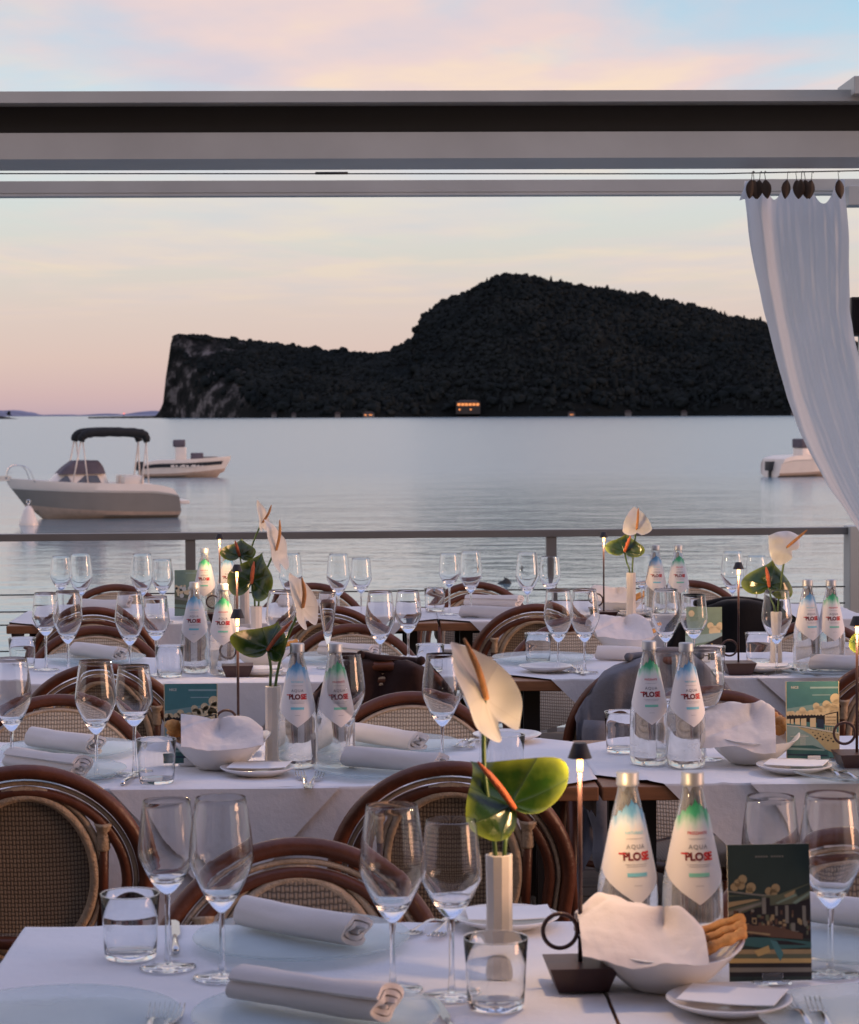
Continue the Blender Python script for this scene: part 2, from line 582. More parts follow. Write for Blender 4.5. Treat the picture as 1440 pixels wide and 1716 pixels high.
# ---- water
def water_mat():
    m, t, b = newmat('lake_water')
    b.inputs['Base Color'].default_value = (.19, .30, .345, 1)
    pos = t.nodes.new('ShaderNodeTexCoord'); sy = t.nodes.new('ShaderNodeSeparateXYZ'); t.links.new(pos.outputs['Object'], sy.inputs[0])
    far = math_(t, 'DIVIDE', math_(t, 'SUBTRACT', sy.outputs[1], 45.0), 100.0, None, True)        # sheltered by the shore: calmer close to the terrace
    t.links.new(math_(t, 'MULTIPLY_ADD', far, .16, .05), b.inputs['Roughness'])
    b.inputs['IOR'].default_value = 1.33
    co = t.nodes.new('ShaderNodeTexCoord')
    hs = []
    for sc, st, w in ((.14, (1, 1.3, 1), .75), (.7, (.75, 1.4, 1), .36), (2.4, (.8, 1.3, 1), .16)):
        mpn = t.nodes.new('ShaderNodeMapping'); mpn.inputs['Scale'].default_value = st
        mpn.inputs['Rotation'].default_value = (0, 0, radians(6))
        t.links.new(co.outputs['Object'], mpn.inputs[0])
        n = t.nodes.new('ShaderNodeTexNoise'); n.inputs['Scale'].default_value = sc
        n.inputs['Detail'].default_value = 3; n.inputs['Distortion'].default_value = .4
        t.links.new(mpn.outputs[0], n.inputs['Vector'])
        hs.append(math_(t, 'MULTIPLY', n.outputs[0], w))
    h = math_(t, 'ADD', math_(t, 'ADD', hs[0], hs[1]), hs[2])
    bp = t.nodes.new('ShaderNodeBump')
    t.links.new(math_(t, 'MULTIPLY_ADD', far, .30, .13), bp.inputs['Strength']); bp.inputs['Distance'].default_value = .35
    t.links.new(h, bp.inputs['Height']); t.links.new(bp.outputs[0], b.inputs['Normal'])
    MATS['lake_water'] = m
water_mat()
b = MB()
b.add([(-16000, 12.2, WZ), (16000, 12.2, WZ), (16000, 30000, WZ), (-16000, 30000, WZ)], [(0, 1, 2, 3)], 'lake_water')
structure('lake_water', b.mesh('lake_water', smooth=False))

# ---- terrace floor: boards over a solid quay
plain('deck_wood', (.06, .042, .034), .6, .3, 4, .2, 30, stretch=(1, 12, 1))
plain('quay_stone', (.2, .19, .17), .8, .2, 2, .3, 8)
b = MB(); b.box(-9, 9, -4.5, 11.75, WZ - 1.0, -.03)
structure('quay', b.mesh('quay', 'quay_stone', smooth=False))
deck = structure('terrace_floor', None)
bm_board = MB(); bm_board.box(-9, 9, 0, .141, -.028, 0)
me_board = bm_board.mesh('board', 'deck_wood', smooth=False, bevel=.003)
for k in range(70):
    link('board', me_board, deck, (0, 1.4 + k * .146, random.uniform(-.001, .001)))
b = MB(); b.box(-12, 9, -4.5, 1.395, -.028, 0)
structure('floor_slab', b.mesh('floor_slab', 'quay_stone', smooth=False))

# ---- unseen restaurant wall and roof, added behind the viewer to block sky light
plain('sky_block_wall_dark', (.15, .11, .085), .85, .15, 1.5, .2, 12)
b = MB()
b.box(-12, 6, -4.6, -3.2, 0, 8.5)
plain('sky_block_roof_dark', (.20, .16, .14), .8, .05, 2)
rf = MB(); rf.box(-10, 6, -3.19, 1.8, 2.86, 2.95)
structure('sky_block_roof', rf.mesh('sky_block_roof', 'sky_block_roof_dark', smooth=False))
structure('sky_block_wall', b.mesh('sky_block_wall', 'sky_block_wall_dark', smooth=False))

# ---- wooded headland
RIDGE = [(150, 702), (262, 699), (270, 686), (277, 668), (277.6, 640), (278.5, 614), (283, 606), (285.5, 590), (287, 565), (300, 561), (330, 565), (352, 566), (400, 571), (450, 579),
         (500, 586), (560, 592), (610, 597), (650, 594), (680, 578), (694, 568), (698, 552), (706, 541), (722, 522), (745, 508), (762, 500), (785, 492),
         (806, 478), (830, 466), (850, 463), (880, 466), (920, 472), (980, 482), (1050, 494), (1120, 507), (1180, 519), (1230, 535),
         (1290, 547), (1340, 560), (1420, 578), (1560, 612), (1760, 660), (1960, 699)]
YR = 2600.0
RX = [((at_y(u, v, YR)).x, max(at_y(u, v, YR).z - WZ, 0)) for u, v in RIDGE]
def ridge_h(x):
    if x <= RX[0][0] or x >= RX[-1][0]: return 0.0
    for (a, ha), (c, hc) in zip(RX, RX[1:]):
        if a <= x <= c: return lerp(ha, hc, (x - a) / (c - a))
    return 0.0
X0H, X1H = RX[0][0], RX[-1][0]
def shore_y(x):
    k = math.exp(-max(0, x - RX[7][0] - 6) / 130.0)
    return lerp(2300 + 40 * sin(x / 90.0) + 25 * sin(x / 37.0 + 1) + max(0, (x - 250)) * .12, 2590, k)
XCLIFF = RX[8][0]
def hill_z(x, y):
    h = ridge_h(x)
    t = (y - shore_y(x)) / (YR - shore_y(x))
    if t < 0: return -3.0
    if t > 1: return h * max(0, 1 - (t - 1) * .8)
    near = min(1, max(0, (x - XCLIFF) / 150.0))               # the cliff end is steeper than the wooded slope
    p = lerp(.33, .85, near)
    nz = noise.fractal(Vector((x * .02, y * .02, 3)), 1, 2, 4)
    s = t ** p
    return h * min(1.0, s) + nz * 7 * sin(pi * min(t, 1)) * min(1, h / 60) + 1.5 * min(1, t * 30)
def hill_mat():
    m, t, b = newmat('headland_rock')
    geo = t.nodes.new('ShaderNodeNewGeometry')
    n = t.nodes.new('ShaderNodeTexNoise'); n.inputs['Scale'].default_value = .055; n.inputs['Detail'].default_value = 9; n.inputs['Roughness'].default_value = .65
    co = t.nodes.new('ShaderNodeTexCoord')
    t.links.new(co.outputs['Object'], n.inputs['Vector'])
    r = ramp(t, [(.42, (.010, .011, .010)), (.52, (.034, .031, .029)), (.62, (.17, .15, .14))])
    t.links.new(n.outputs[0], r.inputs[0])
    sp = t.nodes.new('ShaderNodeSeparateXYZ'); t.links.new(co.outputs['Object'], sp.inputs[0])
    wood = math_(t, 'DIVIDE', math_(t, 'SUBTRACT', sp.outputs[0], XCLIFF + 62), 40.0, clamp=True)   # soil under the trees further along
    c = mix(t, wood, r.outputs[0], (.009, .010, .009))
    t.links.new(c, b.inputs['Base Color'])
    b.inputs['Roughness'].default_value = .95; b.inputs['Specular IOR Level'].default_value = .1
    bp = t.nodes.new('ShaderNodeBump'); bp.inputs['Strength'].default_value = 1; bp.inputs['Distance'].default_value = 6
    t.links.new(n.outputs[0], bp.inputs['Height']); t.links.new(bp.outputs[0], b.inputs['Normal'])
    MATS['headland_rock'] = m
hill_mat()
b = MB()
NX, NY = 300, 46
def hp(s, t):
    x = lerp(X0H, X1H, s ** 1.25)
    sy = shore_y(x)
    y = lerp(sy - 12, YR, t / .8) if t <= .8 + 1e-6 else lerp(YR, YR + 200, (t - .8) / .2)
    return (x, y, WZ + hill_z(x, y))
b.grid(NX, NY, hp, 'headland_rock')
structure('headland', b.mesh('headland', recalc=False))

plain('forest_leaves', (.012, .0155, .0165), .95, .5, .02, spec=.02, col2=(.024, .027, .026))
def forest():
    ico = bmesh.new(); bmesh.ops.create_icosphere(ico, subdivisions=2, radius=1)
    base = [v.co.copy() for v in ico.verts]; faces = [[v.index for v in f.verts] for f in ico.faces]
    ico.free()
    ico = bmesh.new(); bmesh.ops.create_icosphere(ico, subdivisions=1, radius=1)
    base1 = [v.co.copy() for v in ico.verts]; faces1 = [[v.index for v in f.verts] for f in ico.faces]
    ico.free()
    shapes = []
    for k in range(14):
        conif = k > 10
        bs, fs = (base, faces)
        vs = []
        for p in bs:
            q = p * (1 + .42 * noise.noise(p * 1.7 + Vector((k * 5, 0, 0))))
            if conif: q = Vector((q.x * .55 * (1 - .4 * q.z), q.y * .55 * (1 - .4 * q.z), q.z * 1.7))
            vs.append(q)
        shapes.append(vs)
    V, F = [], []
    rnd = random.Random(3)
    def put(x, y, z, r, k):
        o = len(V)
        ca, sa = cos(rnd.random() * 6.28), sin(rnd.random() * 6.28)
        for p in shapes[k]:
            V.append((x + r * (p.x * ca - p.y * sa), y + r * (p.x * sa + p.y * ca), z + r * p.z * .95))
        F.extend([[i + o for i in f] for f in faces])
    n = 0
    while n < 12500:
        x = rnd.uniform(X0H + 60, X1H * .72)
        sy = shore_y(x)
        t = rnd.random() ** .8
        y = lerp(sy + 4, YR + 15, t)
        if ridge_h(x) < 6: continue
        cliff = x < XCLIFF + 85
        if cliff:
            m = noise.fractal(Vector((x * .03, t * 5, 9)), 1, 2, 3)
            if x < XCLIFF + 8 and t < .96: continue
            if t < .95 and m > -.02 - (XCLIFF + 70 - x) * .004: continue
        r = rnd.uniform(1.5, 3.3) * (.75 if cliff else 1) * (1.6 if rnd.random() < .06 else 1)
        put(x, y, WZ + hill_z(x, y) + r * .35, r, rnd.choice(range(14)) if x > 60 else rnd.randrange(11))
        n += 1
    # ridge line
    x = XCLIFF + 2
    while x < X1H * .72:
        r = rnd.uniform(1.2, 2.7) * (1.1 if x > 120 else .8)
        k = rnd.randrange(14) if x > 60 else rnd.randrange(11)
        put(x, YR + rnd.uniform(-8, 4), WZ + ridge_h(x) - r * .35, r, k)
        x += rnd.uniform(1.0, 3.0)
    # strip of taller trees along the shore
    x = RX[2][0] + 50
    while x < X1H * .72:
        r = rnd.uniform(3.0, 6.0)
        y = shore_y(x) + rnd.uniform(8, 45)
        put(x, y, WZ + hill_z(x, y) + r * .7, r, rnd.randrange(14))
        x += rnd.uniform(1.5, 4.5)
    me = bpy.data.meshes.new('forest')
    me.from_pydata(V, [], F)
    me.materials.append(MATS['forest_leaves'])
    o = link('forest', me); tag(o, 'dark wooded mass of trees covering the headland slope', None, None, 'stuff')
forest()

# houses and lights along the far shore
plain('far_wall', (.15, .13, .12), .9, .1, .2)
plain('villa_wall', (.05, .04, .035), .9, .1, .2)
plain('far_roof', (.04, .025, .02), .9, .2, .3)
def shore_house(u, w, h, label, lit, v=697.5, yoff=-14, big=False, wall='far_wall'):
    if not big: w, h = w * .7, h * .62
    p = at_y(u, v, 2320)
    x = p.x
    y = shore_y(x) + 6 + (0 if not big else 8)
    z0 = WZ + 1.0 + (7 if big else 0)
    if v < 690: z0 = at_y(u, v, y).z
    o = thing('shore_house', label, 'house', (x, y - 14 if not big else y - 20, z0), 0, 'houses along the far shore')
    m = MB(); m.box(-w / 2, w / 2, 0, w * .7, -5, h); link('wall', m.mesh('house_wall', 'villa_wall' if big else wall, smooth=False), o)
    m = MB()
    e = .6
    m.add([(-w / 2 - e, -e, h), (w / 2 + e, -e, h), (w / 2 + e, w * .7 + e, h), (-w / 2 - e, w * .7 + e, h), (-w / 2 + w * .2, w * .35, h + 2.2), (w / 2 - w * .2, w * .35, h + 2.2)],
          [(0, 1, 5, 4), (1, 2, 5), (2, 3, 4, 5), (3, 0, 4), (3, 2, 1, 0)])
    link('roof', m.mesh('house_roof', 'far_roof', smooth=False), o)
    for (wx, wz, ww, wh) in lit:
        m = MB(); m.box(wx - ww / 2, wx + ww / 2, -.25, -.05, wz - wh / 2, wz + wh / 2)
        link('window', m.mesh('house_window', 'window_glow', smooth=False), o)
shore_house(786, 24, 6.6, 'orange lit villa standing above the dark shore under the high hill', [(-9.2 + 3.7 * i, 4.4, 2.9, 2.4) for i in range(6)] + [(-8.5, -.6, 1.6, 1.6), (2.5, -.5, 1.5, 1.5)], big=True)
shore_house(452, 7, 4, 'small pale house at the water, closest to the rocky cliff', [])
shore_house(489, 6, 3.4, 'small white house on the shore between cliff and red lit cabin', [])
shore_house(618, 15, 4.5, 'low cabin with reddish lit front on the shore below the hill saddle', [(-3, 1.5, 2, 1.2), (2, 1.5, 3, 1.0)])
shore_house(566, 7, 4, 'small grey house on the shore just before the red lit cabin', [])
shore_house(958, 9, 3.2, 'low shed with a faint warm light right of the orange villa', [(0, 1.0, 3, .8)])
shore_house(1055, 9, 4.5, 'white house by the water below the middle of the wooded slope', [])
shore_house(1150, 8, 4, 'white house by the water, second one before the curtain', [])
shore_house(1317, 9, 4, 'white house by the water right beside the curtain edge', [])

# far hills in the gap at left and the low breakwater
plain('far_hill', (.24, .25, .33), 1, .25, .004, spec=0)  # bluish distance haze painted into the hills' base colour
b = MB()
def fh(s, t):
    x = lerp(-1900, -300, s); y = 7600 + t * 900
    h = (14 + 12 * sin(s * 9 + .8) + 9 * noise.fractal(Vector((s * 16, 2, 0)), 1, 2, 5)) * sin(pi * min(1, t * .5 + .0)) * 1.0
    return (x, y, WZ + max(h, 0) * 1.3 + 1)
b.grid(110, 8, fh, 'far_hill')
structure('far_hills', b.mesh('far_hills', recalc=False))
p = at_z(-40, 702, WZ)
plain('dark_stone', (.03, .03, .028), .9, .3, .3)
b = MB()
q = at_z(30, 702.0, WZ)
b.grid(24, 7, lambda s, t: (lerp(p.x - 60, q.x, s), q.y + (t - .5) * 14, WZ + 3.0 * sin(pi * t) * min(1, (1 - s) * 8) + .5 * noise.noise(Vector((s * 20, t * 5, 0)))), 'dark_stone')
structure('breakwater', b.mesh('breakwater', recalc=False))
t_ = at_y(15, 690, q.y)
o = thing('breakwater_tree', 'small dark tree on the breakwater at the edge of the lake', 'tree', (t_.x, q.y, WZ + 2))
m = MB(); m.tube([(0, 0, -1), (0, 0, 3)], [.25, .15], 6); link('trunk', m.mesh('tree_trunk', 'dark_stone'), o)
m = MB()
rnd = random.Random(2)
for k in range(26):
    c = Vector((rnd.gauss(0, .9), rnd.gauss(0, .9), rnd.uniform(1.6, 6.2)))
    r = rnd.uniform(.5, 1.1) * (1.2 - c.z / 9)
    m.lathe([(0, -r), (r * .8, -r * .5), (r, 0), (r * .7, r * .6), (0, r)], 6, None, Matrix.Translation(c))
link('crown', m.mesh('tree_crown', 'forest_leaves'), o)
o = thing('beacon', 'tiny red beacon light on the far left shore', 'beacon', at_y(208, 697.5, 7500))
m = MB(); m.tube([(0, 0, -6), (0, 0, 6)], 1.0, 6); link('mast', m.mesh('beacon_mast', 'dark_stone'), o)
m = MB(); m.lathe([(0, 6), (2.2, 7.5), (2.2, 9), (0, 10.5)], 8); link('lamp', m.mesh('beacon_lamp', 'beacon_red'), o)

# ---- pergola beams
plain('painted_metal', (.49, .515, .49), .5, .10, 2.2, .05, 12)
plain('recess_shade_metal', (.022, .021, .018), .6, .1, 3)  # shade of the beam recess put into the web's base colour
def beam_profile(name, pts, x0, x1, mat, y, rz):
    m = MB()
    n = len(pts)
    vs = [(x0, a, c) for a, c in pts] + [(x1, a, c) for a, c in pts]
    fs = [(i, (i + 1) % n, n + (i + 1) % n, n + i) for i in range(n)] + [tuple(range(n))[::-1], tuple(range(n, 2 * n))]
    m.add(vs, fs)
    return m.mesh(name, mat, smooth=False)
RZ = radians(4.4)
YB = 9.5
def hy(v, y): return at_y(720, v, y).z
zb0, zb1, zb2, zb3 = hy(272.5, YB + .0), hy(227, YB), hy(171, YB - .05), hy(152, YB - .05)
o = thing('pergola_beam', 'thick grey pergola gutter beam with a dark recess, crossing the whole terrace', 'beam', (0, YB, 0), radians(1.0))
zbot = hy(265, YB)
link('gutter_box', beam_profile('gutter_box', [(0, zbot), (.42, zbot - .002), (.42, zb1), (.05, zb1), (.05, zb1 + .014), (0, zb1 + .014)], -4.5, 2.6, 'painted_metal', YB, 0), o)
link('shaded_web', beam_profile('shaded_web', [(.07, zb1 + .001), (.40, zb1 + .001), (.40, zb2 + .001), (.07, zb2 + .001)], -4.5, 2.6, 'recess_shade_metal', YB, 0), o)
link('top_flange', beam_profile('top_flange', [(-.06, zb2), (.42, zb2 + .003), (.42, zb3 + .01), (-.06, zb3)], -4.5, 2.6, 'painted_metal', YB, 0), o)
pz = at_y(1438, 145, YB - .08)
m = MB(); m.box(-.04, .25, -.05, .3, -.03, .04)
link('end_bracket', m.mesh('end_bracket', 'painted_metal', smooth=False, bevel=.004), o, (pz.x + .02, -.08, pz.z))
YF = 11.0
o = thing('front_beam', 'slim grey beam running along the water side under the gutter beam', 'beam', (0, YF, 0), radians(1.0))
z0, z1 = hy(327, YF), hy(301.5, YF)
link('profile', beam_profile('front_beam_profile', [(0, z0 + .016), (.004, z0 + .012), (.004, z0 + .008), (0, z0 + .006), (0, z0), (.09, z0), (.09, z1), (0, z1)], -4.5, 2.6, 'painted_metal', YF, 0), o)
pz = at_y(1436, 326, YF - .1)
m = MB(); m.box(-.045, .3, -.05, .1, -.045, .045)
link('end_bracket', m.mesh('front_bracket', 'painted_metal', smooth=False, bevel=.004), o, (pz.x + .01, -.06, pz.z))

# ---- railing at the water's edge
plain('rail_metal', (.17, .17, .168), .45, .08, 6)
YRL = 11.0
zr1, zr0 = hy(889, YRL), hy(901, YRL)
o = thing('railing', 'grey metal railing with thin wires along the edge of the lake', 'railing', (0, YRL, 0), RZ)
m = MB(); m.box(-4.5, 1.955, -.03, .03, zr0, zr1); link('handrail', m.mesh('handrail', 'rail_metal', smooth=False, bevel=.003), o)
me_post = MB(); me_post.box(-.023, .023, -.02, .02, 0, zr0 - .001); me_post = me_post.mesh('rail_post', 'rail_metal', smooth=False)
for k in range(-2, 2):
    link('post', me_post, o, ((925 - 720) / 363 + k * 1.664 - .0, 0, 0))
for zz in (.10, .22, .34, .46, .58, hy(990, YRL), hy(1018, YRL)):
    m = MB(); m.tube([(-4.5, 0, zz), (1.95, 0, zz)], .0032, 6); link('wire', m.mesh('rail_wire', 'dark_metal'), o)
m = MB(); m.box(-.028, .16, -.06, .06, 0, zr1 + .006)
link('end_post', m.mesh('rail_end_post', 'painted_metal', smooth=False, bevel=.004), o, (1.985, 0, 0))

# ---- curtain wire, curtain, clips
pw0, pw1, pw2 = at_y(-200, 287, 10.3), at_y(1200, 291, 10.3), at_y(1520, 284, 10.3)
m = MB(); m.tube([(pw0.x - 2, 10.3, pw0.z), (pw1.x, 10.3, pw1.z), (pw2.x, 10.3, pw2.z)], .0028, 6)
o = link('curtain_wire', m.mesh('curtain_wire', 'dark_metal')); tag(o, 'thin dark wire stretched under the gutter beam to carry the curtain', 'wire')
tq = at_y(556, 290, 10.3)
m = MB(); m.tube([(tq.x - .07, 10.3, tq.z), (tq.x + .07, 10.3, tq.z)], .006, 6); c = link('turnbuckle', m.mesh('turnbuckle', 'dark_metal'), o)

YC = 10.25
L_EDGE = [(1249, 302), (1252, 345), (1262, 420), (1276, 490), (1292, 560), (1309, 630), (1327, 690), (1352, 750), (1382, 805), (1412, 850), (1441, 892), (1462, 930)]
R_EDGE = [(1416, 300), (1422, 380), (1424, 450), (1424, 505), (1429, 545), (1437, 590), (1452, 650), (1470, 720), (1486, 790), (1500, 850), (1512, 900), (1520, 940)]
CL = smooth_path([at_y(u, v, YC) for u, v in L_EDGE], 60)
CR = smooth_path([at_y(u, v, YC) for u, v in R_EDGE], 60)
HOOK_U = [1259, 1264, 1273, 1283, 1319, 1336, 1342, 1350, 1360, 1406]
u0, u1 = 1247, 1418
HP = [(h - u0) / (u1 - u0) for h in HOOK_U]
def curtain(s, t):
    k = t * 60; i = min(int(k), 59); f = k - i
    a = CL[i].lerp(CL[i + 1], f); c = CR[i].lerp(CR[i + 1], f)
    p = a.lerp(c, s)
    amp = lerp(.035, .02, t) * min(1, t * 5 + .5)
    fold = sin(s * 15 + 2.2 * t + 1.9 * sin(s * 5.3 + t * 1.6) + .8) * amp * (.55 + .45 * sin(s * 4 + 1 + t * 2)) * 1.3 + sin(s * 41 + t * 6 + 2 * sin(s * 7)) * amp * .14 * (1 - .55 * t) + sin(s * 77 + t * 9) * amp * .07
    y = p.y + fold + .045 * sin(pi * s) * (1 - t)
    # swags between the clips
    sag = 0.0
    for ha, hb in zip(HP, HP[1:]):
        if ha <= s <= hb:
            g = (s - ha) / (hb - ha)
            sag = (hb - ha) * 1.5 * g * (1 - g) * max(0, 1 - t * 8) ** 1.3
    z = p.z - sag
    w = .006 * noise.noise(Vector((s * 7, t * 14, 2)))
    return (p.x + w, y + w, z)
m = MB(); m.grid(150, 130, curtain)
o = thing('curtain', 'white fabric curtain hanging from wooden leaf clips and swept to the right side', 'curtain', (0, 0, 0))
link('fabric', m.mesh('curtain_fabric', 'curtain_cloth', recalc=False), o)
m = MB()
def flap(s, t):
    a = at_y(1251, 306, YC - .03); p = Vector(a)
    return (a.x + lerp(-.002, .06, s) - .028 * t * (1 - s) , YC - .03 - .015 * sin(s * 3) , a.z - .075 * t * lerp(1, .6, s) - .01 * s)
m.grid(8, 8, flap)
link('top_flap', m.mesh('curtain_flap', 'curtain_cloth', recalc=False), o)
plain('clip_wood', (.055, .035, .022), .6, .3, 20)
mc = MB()
def leafp(s, t):
    w = .022 * sin(pi * min(1, s * .96 + .03)) ** .7 * (1.15 - .3 * s)
    return (w * (2 * t - 1), -.006 * (1 - (2 * t - 1) ** 2), .0 - .080 * s + .006)
mc.grid(12, 7, leafp)
me_leaf = mc.mesh('clip_leaf', 'clip_wood', thick=.003)
mh = MB(); mh.tube(smooth_path([(0, 0, .0), (.001, 0, .02), (0, 0, .036), (.004, 0, .044), (.008, 0, .038)], 14), .0016, 6)
me_hook = mh.mesh('clip_hook', 'dark_metal')
for i, hu in enumerate(HOOK_U):
    s = HP[i]
    zt = curtain(s, 0.0)[2]
    pp = at_y(hu, 305, YC - .05)
    c = link('clip', me_leaf, o, (pp.x, YC - .055 + .006 * (i % 3), at_y(hu, 306, YC).z), (0, .12 * (-1) ** i, .35 * (-1) ** (i // 2)))
    link('hook', me_hook, c)
# dark speaker box on the far right
pz = at_y(1445, 531, 10.6)
o = thing('wall_speaker', 'black loudspeaker box showing behind the right edge of the curtain', 'speaker', pz)
m = MB(); m.box(-.062, .10, -.08, .08, -.085, .085); link('cabinet', m.mesh('speaker_cabinet', 'dark_metal', smooth=False, bevel=.006), o)
m = MB(); m.box(-.05, .088, -.086, -.082, -.073, .073); link('grille', m.mesh('speaker_grille', 'black_wool', smooth=False), o)
m = MB(); m.box(-.012, .03, 0, .03, -.20, -.086); link('bracket', m.mesh('speaker_bracket', 'painted_metal', smooth=False), o)
m = MB(); m.tube([(.06, .05, -.3), (.06, .05, -2.7)], .03, 10); link('pole', m.mesh('speaker_pole', 'painted_metal'), o)
m = MB(); m.box(.012, .06, 0, .05, -.42, -.20); link('arm', m.mesh('speaker_arm', 'painted_metal', smooth=False), o)

# ---- boats
plain('boat_white', (.80, .71, .63), .3, .04, 2)
plain('boat_grey', (.25, .225, .20), .35, .08, 1.5)
plain('boat_dark', (.02, .02, .024), .4, .1)
plain('boat_cover', (.115, .095, .115), .8, .15, 4)
plain('boat_glass', (.10, .11, .13), .1, .1)
plain('boat_canvas', (.010, .011, .013), .8, .2)
plain('boat_boot', (.50, .36, .28), .5, .1)
plain('motor_black', (.03, .03, .035), .35, .1)
def hull_sections(L, B, H, rake=.9, n=26):
    secs = []
    for i in range(n):
        s = i / (n - 1)
        bb = B * (sin(min(s / .62, 1) * pi / 2) ** .75) * (1 - .06 * max(0, (s - .6) / .4))
        zs = H * (1 + .20 * (1 - s) ** 2 - .16 * max(0, (s - .8) / .2) ** 2)
        x = lambda zf: -L / 2 + L * s + rake * (1 - zf) * (1 - s) ** 2.2 + s ** 10 * (.16 - .85 * max(0, zf - .6) - .30 * max(0, .6 - zf))
        zk = -.22 + (.22 + H * .55) * max(0, 1 - s / .16) ** 2
        secs.append([(x(1), bb, zs), (x(.86), bb * 1.0 + .02 * min(1, s * 6), zs * .80), (x(.78), bb * .97, zs * .74),
                     (x(.35), bb * .86, .22 + .28 * (1 - s) ** 2), (x(.22), bb * .80, .10 + .22 * (1 - s) ** 2), (x(0), 0.0, zk)])
    return secs
def loft(secs, i0, i1):
    m = MB()
    for sgn in (-1, 1):
        w = i1 - i0 + 1
        vs = [(q[0], sgn * q[1], q[2]) for sc in secs for q in sc[i0:i1 + 1]]
        fs = []
        for a in range(len(secs) - 1):
            for k in range(w - 1):
                f = (a * w + k, (a + 1) * w + k, (a + 1) * w + k + 1, a * w + k + 1)
                fs.append(f if sgn > 0 else f[::-1])
        m.add(vs, fs)
    return m
def boat_hull(o, L, B, H, c_top, c_mid, c_low, rake=.9):
    secs = hull_sections(L, B, H, rake)
    m = loft(secs, 0, 2)
    # deck and transom
    n = len(secs)
    dk = [(q[0][0], q[0][1] * .93, q[0][2] - .02) for q in secs] + [(q[0][0], -q[0][1] * .93, q[0][2] - .02) for q in secs]
    m.add(dk, [(i, n + i, n + i + 1, i + 1) for i in range(n - 1)])
    dk2 = [(q[0][0], q[0][1], q[0][2]) for q in secs] + [(q[0][0], q[0][1] * .93, q[0][2] - .02) for q in secs]
    m.add(dk2, [(i, i + 1, n + i + 1, n + i) for i in range(n - 1)])
    m.add([(a, -c, d) for a, c, d in dk2], [(i, n + i, n + i + 1, i + 1) for i in range(n - 1)])
    link('gunwale', m.mesh('boat_gunwale', c_top, flat_angle=40), o)
    m = loft(secs, 2, 3)
    e = secs[-1]
    poly = [(q[0], q[1], q[2]) for q in e[0:6]] + [(q[0], -q[1], q[2]) for q in e[0:5][::-1]]
    m.add(poly, [tuple(range(len(poly)))])
    link('hull', m.mesh('boat_hull', c_mid, flat_angle=40), o)
    link('bottom', loft(secs, 3, 5).mesh('boat_bottom', c_low, flat_angle=40), o)
    return secs
def outboard(o, x, z):
    m = MB()
    m.box(-.25, .25, -.2, .2, .25, .75); m.box(-.08, .12, -.07, .07, -.6, .26)
    c = link('outboard_motor', m.mesh('outboard_motor', 'motor_black', bevel=.04, flat_angle=40), o, (x, 0, z))

# nearest boat
pb = at_z(152, 868, WZ)
b1 = thing('motorboat', 'grey and white motorboat with a folded black sunshade, beside the white buoy', 'motorboat', (pb.x, pb.y, WZ), radians(16), 'boats moored off the terrace')
L1, B1_, H1 = 5.75, 1.12, 1.16
boat_hull(b1, L1, B1_, H1, 'boat_white', 'boat_grey', 'boat_boot', .95)
m = MB()
def cabin(s, t):
    a = 2 * pi * s
    rx, ry = 1.05, .66
    k = 1 - .22 * t
    x = rx * k * (abs(cos(a)) ** .6) * (1 if cos(a) > 0 else -1) + .12 * t
    y = ry * k * (abs(sin(a)) ** .6) * (1 if sin(a) > 0 else -1)
    return (x - .45, y, H1 + .02 + .36 * t)
m.grid(36, 4, cabin, None, True)
m.add([cabin(i / 36, 1) for i in range(36)], [tuple(range(36))])
link('cabin', m.mesh('boat_cabin', 'boat_white', flat_angle=45), b1)
m = MB()
for (x0, x1, z0, z1) in ((-1.22, -.72, .08, .30), (-.55, .28, .06, .31)):
    m.add([(x0 - .45 + .45, -.645, H1 + z0), (x1, -.675, H1 + z0), (x1 - .12, -.58, H1 + z1), (x0 + .3, -.56, H1 + z1)], [(0, 1, 2, 3)])
link('cabin_window', m.mesh('boat_cabin_window', 'boat_glass', smooth=False, thick=-.02), b1)
m = MB()
def cov(s, t):
    x = lerp(-1.0, .45, s); y = lerp(-.62, .62, t)
    e = min(s, 1 - s) * 6; f = min(t, 1 - t) * 7
    h = .44 * min(1, e) ** .5 * min(1, f) ** .4
    return (x + .3 * (h / .46 - .5) * (1 if s < .3 else .0), y, H1 + .36 + h + .03 * noise.noise(Vector((s * 4, t * 4, 1))))
m.grid(26, 18, cov)
link('windscreen_cover', m.mesh('boat_windscreen_cover', 'boat_cover'), b1)
m = MB()
m.tube(smooth_path([(-.42, -.82, 2.62), (-.36, -.84, 2.78), (-.1, -.86, 2.90), (.7, -.86, 2.93), (1.5, -.86, 2.89), (1.75, -.85, 2.80), (1.82, -.84, 2.58)], 30), [.105 + .055 * sin(pi * i / 30) ** .5 + .012 * sin(i * 2.1) for i in range(31)], 10)
m.tube(smooth_path([(-.42, .82, 2.62), (-.36, .84, 2.78), (-.1, .86, 2.90), (.7, .86, 2.93), (1.5, .86, 2.89), (1.75, .85, 2.80), (1.82, .84, 2.58)], 30), [.105 + .055 * sin(pi * i / 30) ** .5 for i in range(31)], 10)
def canopy(s, t):
    return (lerp(-.3, 1.72, s), lerp(-.86, .86, t), 2.88 + .07 * sin(pi * s) + .04 * sin(pi * t))
m.grid(12, 6, canopy)
link('sunshade', m.mesh('boat_sunshade', 'boat_canvas'), b1)
for y in (-.84, .84):
    for (xa, xb) in ((-.42, -.72), (-.36, -.2), (1.80, 1.62), (1.78, 1.85)):
        m = MB(); m.tube([(xa, y, 2.65), (xb, y * 1.1, H1 + .02)], .024, 6)
        link('sunshade_pole', m.mesh('sunshade_pole', 'boat_white'), b1)
m = MB()
